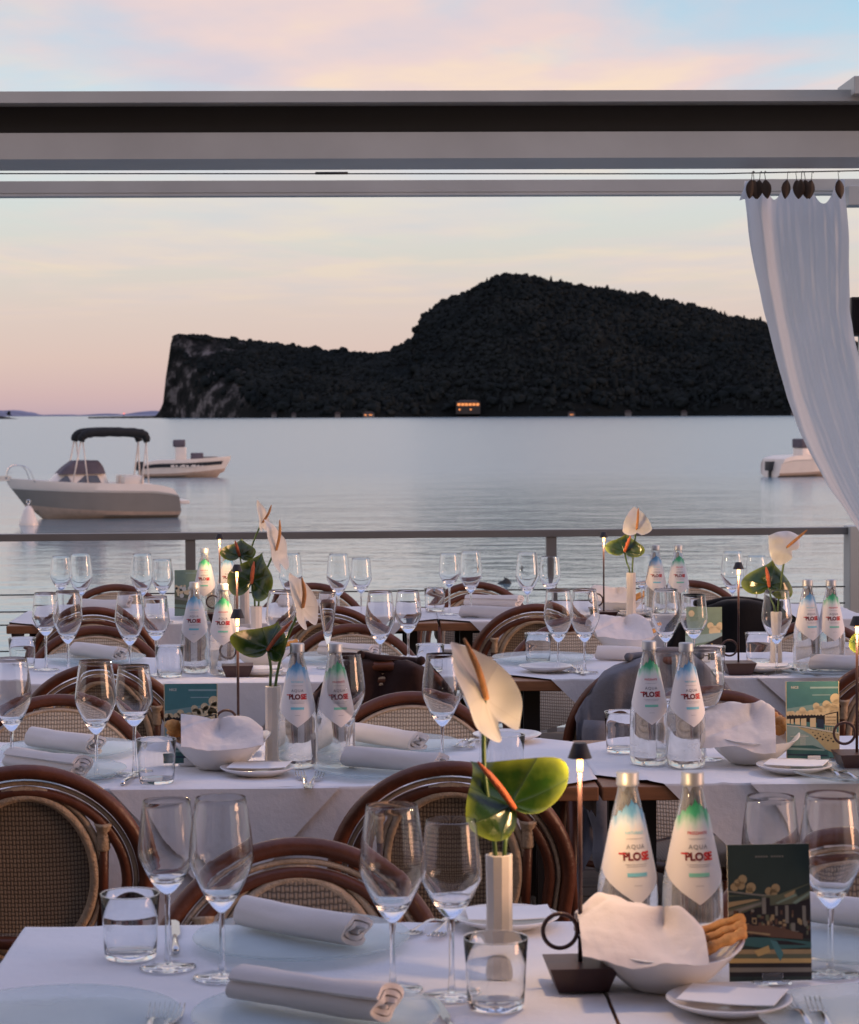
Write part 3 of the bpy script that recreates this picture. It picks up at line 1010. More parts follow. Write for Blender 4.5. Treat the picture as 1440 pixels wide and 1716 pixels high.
for y in (-.36, .36):
    m.tube(smooth_path([(-2.85, y * .5, H1 + .2), (-2.7, y * .7, H1 + .62), (-2.2, y * 1.6, H1 + .60), (-1.95, y * 1.9, H1 + .1)], 14), .016, 6)
m.tube([(-2.68, -.26, H1 + .42), (-2.68, .26, H1 + .42)], .016, 6); m.tube([(-2.7, -.26, H1 + .62), (-2.7, .26, H1 + .62)], .016, 6)
link('bow_rail', m.mesh('boat_bow_rail', 'steel'), b1)
m = MB(); m.box(-.12, .3, -.1, .1, -.05, .12); link('anchor_roller', m.mesh('boat_anchor_roller', 'steel', smooth=False), b1, (-L1 / 2 - .1, 0, H1 * 1.16))
m = MB()
for y in (-.55, .55): m.box(-.35, .35, y - .35, y + .35, 0, .32)
link('seat', m.mesh('boat_seat', 'boat_white', bevel=.06), b1, (1.35, 0, H1 - .03))
m = MB(); m.box(0, .42, -.8, .8, .46, .58); link('swim_platform', m.mesh('boat_platform', 'boat_white', bevel=.02), b1, (L1 / 2 - .02, 0, 0))

pb = at_z(314, 800, WZ)
b2 = thing('motorboat', 'small white motorboat with a dark side stripe, moored behind the larger boat', 'motorboat', (pb.x, pb.y, WZ), radians(180 + 5), 'boats moored off the terrace')
boat_hull(b2, 4.9, .98, .98, 'boat_white', 'boat_white', 'boat_boot', .5)
secs = hull_sections(4.9, .985, .98, .5)
m = MB()
vs = []
for q in secs[2:]:
    a, c = Vector(q[2]), Vector(q[3])
    for f in (-.18, .30):
        p = a.lerp(c, f); vs.append((p.x, p.y + .025, p.z))
m.add(vs, [(2 * i, 2 * i + 1, 2 * i + 3, 2 * i + 2) for i in range(len(secs) - 3)])
c = link('stripe', m.mesh('boat_stripe', 'boat_dark'), b2)
m = MB()
for k in range(9):
    x = -.9 + k * .2; a = Vector(secs[14][2])
    m.box(x, x + .09 + .05 * (k % 3), a.y + .026, a.y + .034, .60 + .02 * (k % 2), .69 + .03 * ((k * 7) % 3) / 2)
link('lettering', m.mesh('boat_lettering', 'boat_white', smooth=False), c)
m = MB(); m.box(-.45, .15, -.4, .4, 0, .75); link('console', m.mesh('boat_console', 'boat_white', bevel=.05), b2, (.5, 0, .95))
m = MB(); m.box(-.40, .28, -.42, .42, .76, 1.16); link('console_cover', m.mesh('boat_console_cover', 'boat_cover', bevel=.08), b2, (.5, 0, .95))
m = MB(); m.box(-.35, .35, -.4, .4, 0, .42); link('seat', m.mesh('boat_seat_box', 'boat_cover', bevel=.06), b2, (-.55, 0, .95))
m = MB(); m.box(-.4, .4, -.4, .4, 0, .2); link('bow_cushion', m.mesh('boat_cushion', 'boat_grey', bevel=.05), b2, (-1.3, 0, .97))
outboard(b2, 2.6, .15)

pb = at_z(1352, 798, WZ)
b3 = thing('motorboat', 'white motorboat glowing orange in the evening light beside the curtain', 'motorboat', (pb.x + .3, pb.y, WZ), radians(180 + 30), 'boats moored off the terrace')
boat_hull(b3, 5.6, 1.0, 1.15, 'boat_white', 'boat_white', 'boat_boot', .6)
m = MB(); m.box(-.45, .25, -.4, .4, 0, .55); link('console', m.mesh('boat_console', 'boat_white', bevel=.05), b3, (.75, 0, 1.0))
m = MB(); m.box(-.45, .3, -.42, .42, .56, 1.05); link('console_cover', m.mesh('boat_console_cover', 'boat_cover', bevel=.05), b3, (.75, 0, 1.0))
m = MB(); m.box(-.5, .5, -.8, .8, 0, .12); link('cushion', m.mesh('boat_cushion', 'boat_white', bevel=.04), b3, (-.6, 0, 1.0))
outboard(b3, 2.85, .1)

def buoy(label, u, v, h):
    p = at_z(u, v, WZ)
    o = thing('mooring_buoy', label, 'buoy', (p.x, p.y, WZ), 0, 'white mooring buoys')
    m = MB(); m.lathe([(0, -.2), (h * .36, -.2), (h * .40, .03), (h * .34, h * .2), (h * .20, h * .62), (h * .10, h * .78), (0, h * .8)], 18)
    link('float', m.mesh('buoy_float', 'boat_white', flat_angle=50), o)
    m = MB(); m.tube([(0, 0, h * .78), (0, 0, h * .9)], .03, 8)
    m.tube([(.06 * cos(a / 8 * 2 * pi), 0, h * .96 + .06 * sin(a / 8 * 2 * pi)) for a in range(8)], .018, 6, True)
    link('ring', m.mesh('buoy_ring', 'steel'), o)
buoy('white cone buoy floating in front of the grey motorboat bow', 48, 880, .78)
buoy('white cone buoy floating in front of the orange lit boat', 1325, 795.5, .56)
p = at_z(845, 978, WZ)
o = thing('rock', 'small dark rock breaking the water surface beyond the railing', 'rock', (p.x, p.y, WZ))
m = MB(); m.grid(14, 7, lambda s, t: (.16 * (1 + .3 * noise.noise(Vector((cos(s * 6.28) * 2, sin(s * 6.28) * 2, 1)))) * cos(2 * pi * s) * cos(t * pi / 2), .15 * sin(2 * pi * s) * cos(t * pi / 2), -.04 + .13 * sin(t * pi / 2) * (1 + .3 * cos(2 * pi * s))), None, True)
link('stone', m.mesh('rock_stone', 'dark_stone'), o)
# ================================================================== TABLES AND CLOTHS
TROT = radians(1.6)
# name: x0, x1, y0, y1, corner cuts (left, right), label of table, label of cloth
TABLES = [
    (-.612, .231, 2.90, 3.64, 0, 0, 'wooden table closest to the viewer, its white cloth holding the lone flower vase and lamp'),
    (.2335, 1.08, 2.91, 3.65, 0, 0, 'wooden table at bottom right under the dark green menu card'),
    (-1.27, -.452, 5.00, 5.72, 0, 0, 'second row table at the left edge with two napkin rolls'),
    (-.448, .345, 5.00, 5.72, 0, .07, 'second row table in the middle with two water bottles and a showing wood edge'),
    (.352, 1.16, 5.00, 5.72, .13, 0, 'second row table at right holding the beach picture menu card'),
    (-1.43, -.625, 6.98, 7.70, 0, 0, 'third row table at the left edge behind the upright wine glasses'),
    (-.62, .185, 6.98, 7.70, 0, .05, 'third row table with two water bottles and black flower lamp, left of the gap'),
    (.195, 1.0, 7.00, 7.72, .15, 0, 'third row table with an exposed wooden corner behind the grey jacket'),
    (1.005, 1.82, 7.00, 7.72, 0, 0, 'third row table at the right edge with two water bottles and white vase'),
    (-1.60, -.80, 8.97, 9.69, .10, 0, 'back row table by the lake at the left edge'),
    (-.795, .02, 8.97, 9.69, 0, .12, 'back row table with the pale green menu card and two bottles'),
    (.03, .84, 8.97, 9.69, .11, 0, 'back row table in the middle right of the showing wood gap'),
    (.845, 1.66, 8.97, 9.69, 0, 0, 'back row table behind the black coat'),
]
def build_table(w, d, label):
    o = thing('dining_table', label, 'table', (0, 0, 0), 0, 'dining tables in four rows')
    m = MB(); m.box(-w / 2, w / 2, -d / 2, d / 2, .716, .746)
    link('tabletop', m.mesh('tabletop', 'table_wood', smooth=False, bevel=.003), o)
    for sx in (-1, 1):
        for sy in (-1, 1):
            m = MB(); m.box(-.024, .024, -.024, .024, 0, .715)
            link('leg', m.mesh('table_leg', 'dark_metal', smooth=False), o, (sx * (w / 2 - .10), sy * (d / 2 - .10), 0))
    for bx in ((-w / 2 + .10, w / 2 - .10, -.015, .015, .675, .714), (-w / 2 + .1145, w / 2 - .1145, -.012, .012, .24, .265),
               (-w / 2 + .086, -w / 2 + .114, -d / 2 + .124, d / 2 - .124, .2401, .2649), (w / 2 - .114, w / 2 - .086, -d / 2 + .124, d / 2 - .124, .2401, .2649)):
        m = MB(); m.box(*bx)
        link('stretcher', m.mesh('table_stretcher', 'dark_metal', smooth=False), o)
    return o
def cloth_mesh(w, d, cutl, cutr, seed, openl, openr):
    drop = .30
    lx, rx = (drop if openl else -.001), (drop if openr else -.001)
    if cutl: lx = .10
    if cutr: rx = .10
    x0, x1, y0, y1 = -w / 2 - lx, w / 2 + rx, -d / 2 - drop, d / 2 + drop
    st = .02
    bm = bmesh.new()
    nx, ny = int((x1 - x0) / st) + 1, int((y1 - y0) / st) + 1
    xs = sorted(set([x0 + (x1 - x0) * i / nx for i in range(nx + 1)] + [-w / 2 + k for k in (-.006, 0.0, .006)] + [w / 2 + k for k in (-.006, 0.0, .006)]))
    ys = sorted(set([y0 + (y1 - y0) * i / ny for i in range(ny + 1)] + [-d / 2 + k for k in (-.006, 0.0, .006)] + [d / 2 + k for k in (-.006, 0.0, .006)]))
    xs = [x for x in xs if x0 - 1e-6 <= x <= x1 + 1e-6]
    vv = [[bm.verts.new((x, y, 0)) for x in xs] for y in ys]
    for j in range(len(ys) - 1):
        for i in range(len(xs) - 1):
            bm.faces.new((vv[j][i], vv[j][i + 1], vv[j + 1][i + 1], vv[j + 1][i]))
    def cut(px, py, nx_, ny_):
        bmesh.ops.bisect_plane(bm, geom=bm.verts[:] + bm.edges[:] + bm.faces[:], plane_co=(px, py, 0), plane_no=(nx_, ny_, 0), clear_outer=True)
    if cutr:
        cut(w / 2 - cutr, -d / 2, 1, -1); cut(w / 2 - cutr, d / 2, 1, 1)
    if cutl:
        cut(-w / 2 + cutl, -d / 2, -1, -1); cut(-w / 2 + cutl, d / 2, -1, 1)
    r = random.Random(seed)
    ph = [r.random() * 6 for _ in range(8)]
    for v in bm.verts:
        x, y = v.co.x, v.co.y
        ox, oy = max(0, abs(x) - w / 2), max(0, abs(y) - d / 2)
        z = TZ - .0006
        z += .0013 * noise.fractal(Vector((x * 5 + seed, y * 5, ph[0])), 1, 2, 4)
        # ironed fold lines
        for fx in (-.58, -.30, -.14, .15, .34, .62):
            z += .0030 * math.exp(-abs(x - fx - .02 * y) / .008)
        for fy in (-.11, .13):
            z += .0030 * math.exp(-abs(y - fy + .03 * x) / .008)
        if ox or oy:
            dn = max(ox, oy) if not (ox and oy) else sqrt(ox * ox + oy * oy)
            z -= dn
            out = .004 + .012 * dn / .3 * (1 + .8 * sin((x if oy >= ox else y) * 13 + ph[1]) + .4 * sin((x if oy >= ox else y) * 31 + ph[2]))
            nx_ = (abs(x) - ox) * (1 if x > 0 else -1) + (out if ox > 0 else 0) * (1 if x > 0 else -1)
            ny_ = (abs(y) - oy) * (1 if y > 0 else -1) + (out if oy > 0 else 0) * (1 if y > 0 else -1)
            v.co = (nx_, ny_, z)
        else:
            v.co.z = z
    bmesh.ops.recalc_face_normals(bm, faces=bm.faces)
    me = bpy.data.meshes.new('tablecloth')
    bm.to_mesh(me); bm.free()
    me.materials.append(MATS['linen'])
    me.polygons.foreach_set('use_smooth', [True] * len(me.polygons))
    return me
for i, (x0, x1, y0, y1, cl, cr, lt) in enumerate(TABLES):
    w, d = x1 - x0, y1 - y0
    cx, cy = (x0 + x1) / 2, (y0 + y1) / 2
    dy = sin(TROT) * cx
    t = build_table(w, d, lt); t.location = (cx, cy + dy, 0); t.rotation_euler = (0, 0, TROT)
CLOTHS = [(0, 0, 'white cloth of the closest table with the vase, reaching the bottom left corner'),
          (1, 1, 'white cloth under the covered bowl and dark green menu card at bottom right'),
          (2, 3, 'long white cloth of the second row at left, ending at the showing wood edge'),
          (4, 4, 'white cloth with hanging corner under the beach picture menu card at right'),
          (5, 6, 'long white cloth of the third row at left, behind the second row chairs'),
          (7, 8, 'white cloth with a triangular hanging corner behind the grey jacket'),
          (9, 10, 'white cloth of the back row by the railing, left of the showing wood'),
          (11, 12, 'white cloth of the back row by the railing, right of the showing wood')]
for k, (i, j, lab) in enumerate(CLOTHS):
    x0, x1, y0, y1 = TABLES[i][0], TABLES[j][1], TABLES[i][2], TABLES[i][3]
    cx, cy = (x0 + x1) / 2, (y0 + y1) / 2
    c = link('tablecloth', cloth_mesh(x1 - x0, y1 - y0, TABLES[i][4], TABLES[j][5], k + 1, k not in (1, ), k not in (0, )), None, (cx, cy + sin(TROT) * cx, 0), (0, 0, TROT))
    tag(c, lab, 'tablecloth', 'white tablecloths')
    for fx, hw, dp in {2: [(.02, .24, .25)], 3: [(.17, .26, .26)], 4: [(.0, .25, .24)], 5: [(.25, .3, .26)]}.get(k, []):
        yn = -(y1 - y0) / 2
        m = MB()
        def flap_(s, t):
            w = hw * (1 - t * .98)
            x = fx + w * (2 * s - 1)
            return (x, yn - .012 - .020 * t - .006 * sin(x * 13 + k) * t, TZ - .002 - dp * t)
        m.grid(24, 14, flap_, 'linen')
        def top_(s, t): return (fx + hw * (2 * s - 1), yn - .012 * (1 - t) + .16 * t * (1 - abs(2 * s - 1)), TZ - .002 + .0042 * min(1, t * 4))
        m.grid(24, 8, top_, 'linen')
        link('overlay_flap', m.mesh('overlay_flap', recalc=False), c)

# ================================================================== CHAIRS
def arch(hw, top, zc, y0=-.2, lean=.10, zlow=.45, n=40, ex=1.0):
    """round hoop: straight up from zlow to zc, then half an ellipse to the top"""
    pts = []
    rz = top - zc
    for k in range(6): pts.append((-hw * lerp(.93, 1, k / 6), lerp(zlow, zc, k / 6)))
    for k in range(n + 1):
        a = pi - pi * k / n
        pts.append((hw * cos(a), zc + rz * sin(a)))
    for k in range(5, -1, -1): pts.append((hw * lerp(.93, 1, k / 6), lerp(zlow, zc, k / 6)))
    return [(x, y0 - lean * (z - .45) / .4 - .0 , z) for x, z in pts]
BY = lambda z: -.2 - .10 * (z - .45) / .4
def chair_common(o, front):
    m = MB(); m.tube(arch(.243, .813, .575), .0155, 10); link('outer_hoop', m.mesh('outer_hoop', 'rattan'), o)
    m = MB(); m.tube(arch(.222, .789, .575), .0052, 6); link('piping', m.mesh('piping', 'cream_cane'), o)
    m = MB(); m.tube(arch(.204, .770, .575), .0118, 8); link('inner_hoop', m.mesh('inner_hoop', 'rattan'), o)
    m = MB()
    m.lathe([(0, .44), (.215, .44), (.222, .452), (.215, .464), (0, .470)], 30, None, Matrix.Diagonal((1.02, 1.0, 1)).to_4x4())
    link('seat', m.mesh('chair_seat', 'cane_weave_dark', flat_angle=50), o)
    m = MB(); m.tube([(.232 * cos(a / 28 * 2 * pi), .226 * sin(a / 28 * 2 * pi), .448) for a in range(28)], .014, 8, True)
    link('seat_rim', m.mesh('seat_rim', 'rattan'), o)
    for sx in (-1, 1):
        for (ya, yb) in ((.15, .19), (-.2, -.24)):
            m = MB(); m.tube([(sx * (.18 if ya > 0 else .226), ya, .45), (sx * (.20 if ya > 0 else .225), yb, 0)], .0155, 8)
            link('leg', m.mesh('chair_leg', 'rattan'), o)
    m = MB(); m.tube([(.19 * cos(a / 24 * 2 * pi), .18 * sin(a / 24 * 2 * pi) - .01, .20) for a in range(24)], .010, 6, True)
    link('stretcher', m.mesh('chair_stretcher', 'rattan'), o)
    # uprights with cream bindings where they meet the hoop
    for sx in (-1, 1):
        zt = .575 + .193 * sqrt(1 - (.158 / .203) ** 2)
        m = MB(); m.tube([(sx * .150, BY(.46), .46), (sx * .158, BY(zt), zt)], .0115, 8)
        u = link('upright', m.mesh('chair_upright', 'rattan'), o)
        for k in range(1):
            m = MB()
            pts, rs = [], []
            for q in range(13):
                z = zt - .052 + .058 * q / 12
                pts.append((sx * (.156 + .002 * q / 12), BY(z), z)); rs.append(.0138 + .0012 * (q % 2) + .006 * max(0, q - 8) / 4)
            m.tube(pts, rs, 10)
            link('binding', m.mesh('chair_binding', 'cream_cane', smooth=True), u)
def build_medallion_chair(label):
    o = thing('bistro_chair', label, 'chair', (0, 0, 0), 0, 'rattan bistro chairs at the tables')
    chair_common(o, False)
    zc, hw, hh = .588, .138, .172
    def pan(s, t):
        a = 2 * pi * s
        z = zc + hh * t * sin(a)
        return (hw * t * cos(a), BY(z) + .006 * (1 - t * t), z)
    m = MB(); m.grid(40, 10, pan, None, True)
    link('woven_panel', m.mesh('woven_panel', 'cane_weave_dark', thick=.006), o)
    for k, (r, off) in enumerate(((.0105, 0.0), (.007, .017))):
        m = MB()
        m.tube([((hw + off) * cos(a / 48 * 2 * pi), BY(zc + (hh + off) * sin(a / 48 * 2 * pi)) - .002, zc + (hh + off) * sin(a / 48 * 2 * pi)) for a in range(48)], r, 8, True)
        link('panel_border', m.mesh('panel_border', 'cream_cane'), o)
    return o
def build_woven_chair(label):
    o = thing('bistro_chair', label, 'chair', (0, 0, 0), 0, 'rattan bistro chairs at the tables')
    chair_common(o, True)
    A = arch(.218, .786, .575, n=40)
    def pan(s, t):
        k = s * (len(A) - 1); i = min(int(k), len(A) - 2); f = k - i
        p = Vector(A[i]).lerp(Vector(A[i + 1]), f)
        q = Vector((p.x * .05, 0, .50 + (p.z - .5) * .05)); q.y = BY(q.z)
        r = q.lerp(p, t)
        return (r.x, r.y + .012 + .012 * (1 - t), r.z)
    m = MB(); m.grid(50, 8, pan)
    link('woven_panel', m.mesh('woven_panel_full', 'cane_weave', thick=.005), o)
    m = MB(); m.tube([(x, y + .014, z) for x, y, z in arch(.222, .789, .575)], .0055, 6)
    link('panel_border', m.mesh('panel_border_full', 'cream_cane'), o)
    return o
K_MED, K_WOV = Kind(build_medallion_chair), Kind(build_woven_chair)
CH = [
    # kind, pixel column, table near edge y / far edge y, side, turn, label
    ('m', 22, 4.86, 0, .05, 'brown rattan chair with oval woven panel at the left edge in front'),
    ('m', 757, 4.86, 0, -.04, 'brown rattan chair seen from behind, back of the green flower and vase'),
    ('m', 511, 3.95, 1, .03, 'brown rattan chair pushed to the closest table behind its napkin roll'),
    ('m', 1425, 3.97, 1, -.03, 'brown rattan chair behind the dark green menu card, mostly hidden'),
    ('w', 108, 6.04, 1, .05, 'pale woven chair behind the upper napkin roll of the left second row table'),
    ('w', 688, 6.04, 1, -.03, 'pale woven chair right of the second row water bottles'),
    ('w', 1212, 6.04, 1, .03, 'brown rattan chair behind the white napkin of the right bread bowl'),
    ('m', 160, 6.85, 0, .03, 'rattan chair seen from behind at the left third row table'),
    ('m', 640, 6.85, 0, -.02, 'rattan chair carrying the dark brown jacket'),
    ('m', 1075, 6.87, 0, .10, 'rattan chair carrying the grey jacket'),
    ('m', 1500, 6.87, 0, .04, 'rattan chair cut by the right edge behind the beach menu card'),
    ('w', 166, 8.02, 1, .02, 'pale woven chair behind the napkin roll of the left third row table'),
    ('w', 590, 8.02, 1, -.03, 'pale woven chair under the champagne flute in the third row'),
    ('w', 970, 8.04, 1, .04, 'pale woven chair between two wine glasses, beside the white napkin bowl'),
    ('w', 1370, 8.04, 1, -.02, 'pale woven chair behind the two bottles and white vase at right'),
    ('m', 150, 8.86, 0, .02, 'rattan chair with dark panel behind the four glasses at left, third row backs'),
    ('m', 548, 8.86, 0, -.03, 'rattan chair seen from behind under the white drooping flower'),
    ('m', 892, 8.86, 0, .03, 'rattan chair seen from behind left of the two glasses, before the middle back table'),
    ('m', 1240, 8.86, 0, 0, 'rattan chair wearing the black coat'),
    ('w', 200, 10.0, 1, .03, 'pale woven chair in the back row by the railing at left'),
    ('w', 520, 10.0, 1, -.04, 'pale woven chair in the back row under the drooping white flowers'),
    ('m', 803, 10.0, 1, .03, 'rattan chair in the back row by the railing with lake showing through its hoop'),
    ('w', 1160, 10.0, 1, -.03, 'rattan chair in the back row behind the pair of bottles'),
]
CHAIRS = {}
for kd, u, y, side, turn, lab in CH:
    x = (u - 720) / FPX * y
    yy = y + sin(TROT) * x
    o = (K_MED if kd == 'm' else K_WOV).put((x, yy + .268 if side == 0 else yy - .268, 0), (pi if side else 0) + turn + TROT, lab)
    CHAIRS[lab] = o

def jacket(label, chair, mat, w, fdrop, bdrop, span, seed, shift=0.0, name='jacket', lump=1.0):
    """a garment hung over the hoop of a chair: over the top and down on both sides"""
    cz = chair.rotation_euler.z
    A = [Vector(p) for p in arch(.25 * w, .822, .575, n=60)]
    n = len(A)
    def f(s, t):
        k = lerp(span[0], span[1], s) * (n - 1); i = min(int(k), n - 2)
        p = A[i].lerp(A[i + 1], k - i)
        side = (t - .5) * 2
        dr = (bdrop if side < 0 else fdrop) * (abs(side) - .12) / .88 if abs(side) > .12 else 0
        rr = .026 * lump
        nz = noise.fractal(Vector((s * 5 + seed, t * 4, 0)), 1, 2, 4)
        yy = p.y + (rr * min(1, abs(side) / .12) + .012 * (abs(side)) + .022 * nz * lump + .014 * sin(s * 19 + seed) + .012 * sin(s * 43 + t * 3 + seed) * abs(side)) * (1 if side > 0 else -1)
        zz = p.z + .018 * (1 - min(1, abs(side) / .12)) - dr * (1 + .10 * sin(s * 9 + seed)) + .012 * nz * lump
        flare = 1 + .10 * abs(side) * (1 - abs(2 * s - 1))
        return (p.x * flare + shift + .014 * noise.noise(Vector((s * 3, t * 6, seed))), yy, max(zz, .05))
    m = MB(); m.grid(64, 44, f)
    o = thing(name, label, name, chair.location, cz, 'clothes hung over chairs')
    link('body', m.mesh(name + '_body', mat, recalc=False), o)
    # one sleeve hanging at the back
    m = MB()
    s0 = f(.18, .3); 
    pts = smooth_path([(s0[0], s0[1] - .03, s0[2] + .05), (s0[0] - .01, s0[1] - .05, s0[2] - .10), (s0[0] + .01, s0[1] - .05, s0[2] - .26), (s0[0] + .02, s0[1] - .045, s0[2] - .38)], 18)
    m.tube(pts, [.030 + .012 * sin(i * .9) * .4 + .01 * (1 - i / 18) for i in range(19)], 10)
    link('sleeve', m.mesh(name + '_sleeve', mat), o)
    m = MB()
    c = [f(.5 + .16 * cos(q / 10 * pi), .5 + .06 * sin(q / 10 * pi)) for q in range(11)]
    m.tube([(a, b_, z + .012) for a, b_, z in c], .013, 8)
    link('collar', m.mesh(name + '_collar', mat), o)
jacket('dark brown jacket hanging over a chair left of the grey jacket', CHAIRS['rattan chair carrying the dark brown jacket'], 'brown_wool', .98, .30, .34, (.22, .83), 3)
jacket('grey wool jacket draped over a chair behind two bottles', CHAIRS['rattan chair carrying the grey jacket'], 'grey_wool', 1.04, .30, .46, (.16, .86), 8, .02, lump=1.35)
jacket('black coat covering a chair back beside the white vase', CHAIRS['rattan chair wearing the black coat'], 'black_wool', 1.22, .40, .52, (.02, .98), 5, name='coat', lump=1.1)

# ================================================================== TABLEWARE KINDS
# ---- wine glasses
def bowl_profile(H, zb, zm, rm, rr, rstem, th=.0011):
    """outer then inner wall of the bowl; zb bottom of the bowl, zm height of the widest ring"""
    out = []
    n1, n2 = 9, 11
    for k in range(n1):
        t = k / (n1 - 1)
        out.append((lerp(rstem, rm, t ** .82) if 0 < t < 1 else (rstem if t == 0 else rm), lerp(zb, zm, t) - .004 * sin(pi * t)))
    for k in range(1, n2):
        t = k / (n2 - 1)
        out.append((rm + (rr - rm) * (t ** 1.35), lerp(zm, H, t)))
    # round the widest ring a little
    i = n1 - 1
    out[i] = (out[i][0] * .985, out[i][1])
    def wall(z):
        if z < zm: return lerp(.0011, .0042, ((zm - z) / (zm - zb)) ** 1.6)
        return lerp(.0011, .0005, (z - zm) / (H - zm))
    inner = [(r - wall(z), z + .0004) for r, z in out if z > zb + .017]
    z0 = inner[0][1]
    inner = [(inner[0][0] * .55, z0 - .0032)] + inner
    return [(0, zb)] + out + [(rr - .00025, H + .0004)] + inner[::-1] + [(0, z0 - .0042)]
def build_glass(H, zb, zm, rm, rr, name, lab_cat, foot=.041):
    def f(label):
        o = thing(name, label, lab_cat, (0, 0, 0), 0, 'wine glasses on the tables')
        m = MB(); m.lathe(bowl_profile(H, zb, zm, rm, rr, .0048), 36)
        link('bowl', m.mesh(name + '_bowl', 'clear_glass', flat_angle=60), o)
        m = MB(); m.lathe([(0, .0056)] + [(lerp(.0058, .0036, min(1, t * 4)) + (.0012 * max(0, t - .8) / .2), lerp(.0056, zb - .0002, t)) for t in [i / 10 for i in range(11)]] + [(0, zb - .0002)], 14)
        link('stem', m.mesh(name + '_stem', 'clear_glass', flat_angle=60), o)
        m = MB(); m.lathe([(0, .0006), (foot - .002, .0006), (foot, .0014), (foot - .001, .0024), (foot * .5, .0034), (.009, .0054), (0, .0054)], 32)
        link('foot', m.mesh(name + '_foot', 'clear_glass', flat_angle=60), o)
        return o
    return f
K_BIG = Kind(build_glass(.252, .092, .163, .0455, .0348, 'wine_glass', 'wine glass'))
K_SMALL = Kind(build_glass(.238, .105, .160, .0415, .0335, 'white_wine_glass', 'wine glass', .040))
K_FLUTE = Kind(build_glass(.235, .075, .195, .0275, .026, 'champagne_flute', 'champagne flute', .036))
def build_tumbler(label):
    o = thing('tumbler', label, 'tumbler', (0, 0, 0), 0, 'water tumblers on the tables')
    m = MB()
    m.lathe([(0, .0006), (.0345, .0006), (.0368, .003), (.0376, .010), (.0388, .03), (.0402, .06), (.0424, .0925), (.0420, .0931), (.0416, .0925), (.0393, .06), (.0379, .03), (.0367, .012), (.0345, .0085), (0, .0080)], 40)
    link('glass_body', m.mesh('tumbler_body', 'clear_glass', flat_angle=50), o)
    m = MB(); m.tube([(.0420 * cos(a / 36 * 2 * pi), .0420 * sin(a / 36 * 2 * pi), .0942) for a in range(36)], .00085, 6, True)
    link('rim', m.mesh('tumbler_rim', 'clear_glass'), o)
    return o
K_TUM = Kind(build_tumbler)

# ---- water bottles
BR = [(0, .0012), (.030, .0012), (.0385, .003), (.0420, .010), (.0430, .022), (.0430, .095), (.0425, .112), (.0408, .126), (.0378, .142), (.0300, .180), (.0208, .222), (.0158, .243), (.0142, .250), (.0140, .2555), (0, .2555)]
def bottle_r(z):
    for (r0, z0), (r1, z1) in zip(BR[4:], BR[5:]):
        if z0 <= z <= z1: return lerp(r0, r1, (z - z0) / (z1 - z0))
    return .014
def text_mesh(body, size, bold=0.0, space=1.0):
    cu = bpy.data.curves.new('letters', 'FONT')
    cu.body = body; cu.size = size; cu.offset = bold; cu.align_x = 'CENTER'; cu.align_y = 'CENTER'; cu.space_character = space
    cu.resolution_u = 3
    ob = bpy.data.objects.new('letters', cu); COL.objects.link(ob)
    dg = bpy.context.evaluated_depsgraph_get(); dg.update()
    me = ob.evaluated_get(dg).to_mesh()
    vs = [v.co.copy() for v in me.vertices]; fs = [list(p.vertices) for p in me.polygons]
    ob.evaluated_get(dg).to_mesh_clear()
    bpy.data.objects.remove(ob); bpy.data.curves.remove(cu)
    return vs, fs
T_AQUA = text_mesh('AQUA', .0085, .0001, 1.25)
T_PLO = text_mesh('PLO', .0150, .0006, .95)
T_SE = text_mesh('SE', .0150, .0008, .92)
T_SUB = text_mesh('NATURALE', .0052, .0001, 1.1)
T_SUB2 = text_mesh('FRIZZANTE', .0052, .0001, 1.1)
def wrap(vs, cx, cz, off, sx=1.0):
    out = []
    for p in vs:
        z = cz + p.y; r = bottle_r(z) + off
        a = (cx + p.x * sx) / r
        out.append((r * sin(a), -r * cos(a), z))
    return out
def strip(cx, cz, w, h, off, n=8):
    vs, fs = [], []
    for i in range(n + 1):
        for zz in (-h / 2, h / 2):
            vs.append(Vector((lerp(-w / 2, w / 2, i / n), zz, 0)))
    for i in range(n): fs.append((2 * i, 2 * i + 2, 2 * i + 3, 2 * i + 1))
    return wrap(vs, cx, cz, off), fs
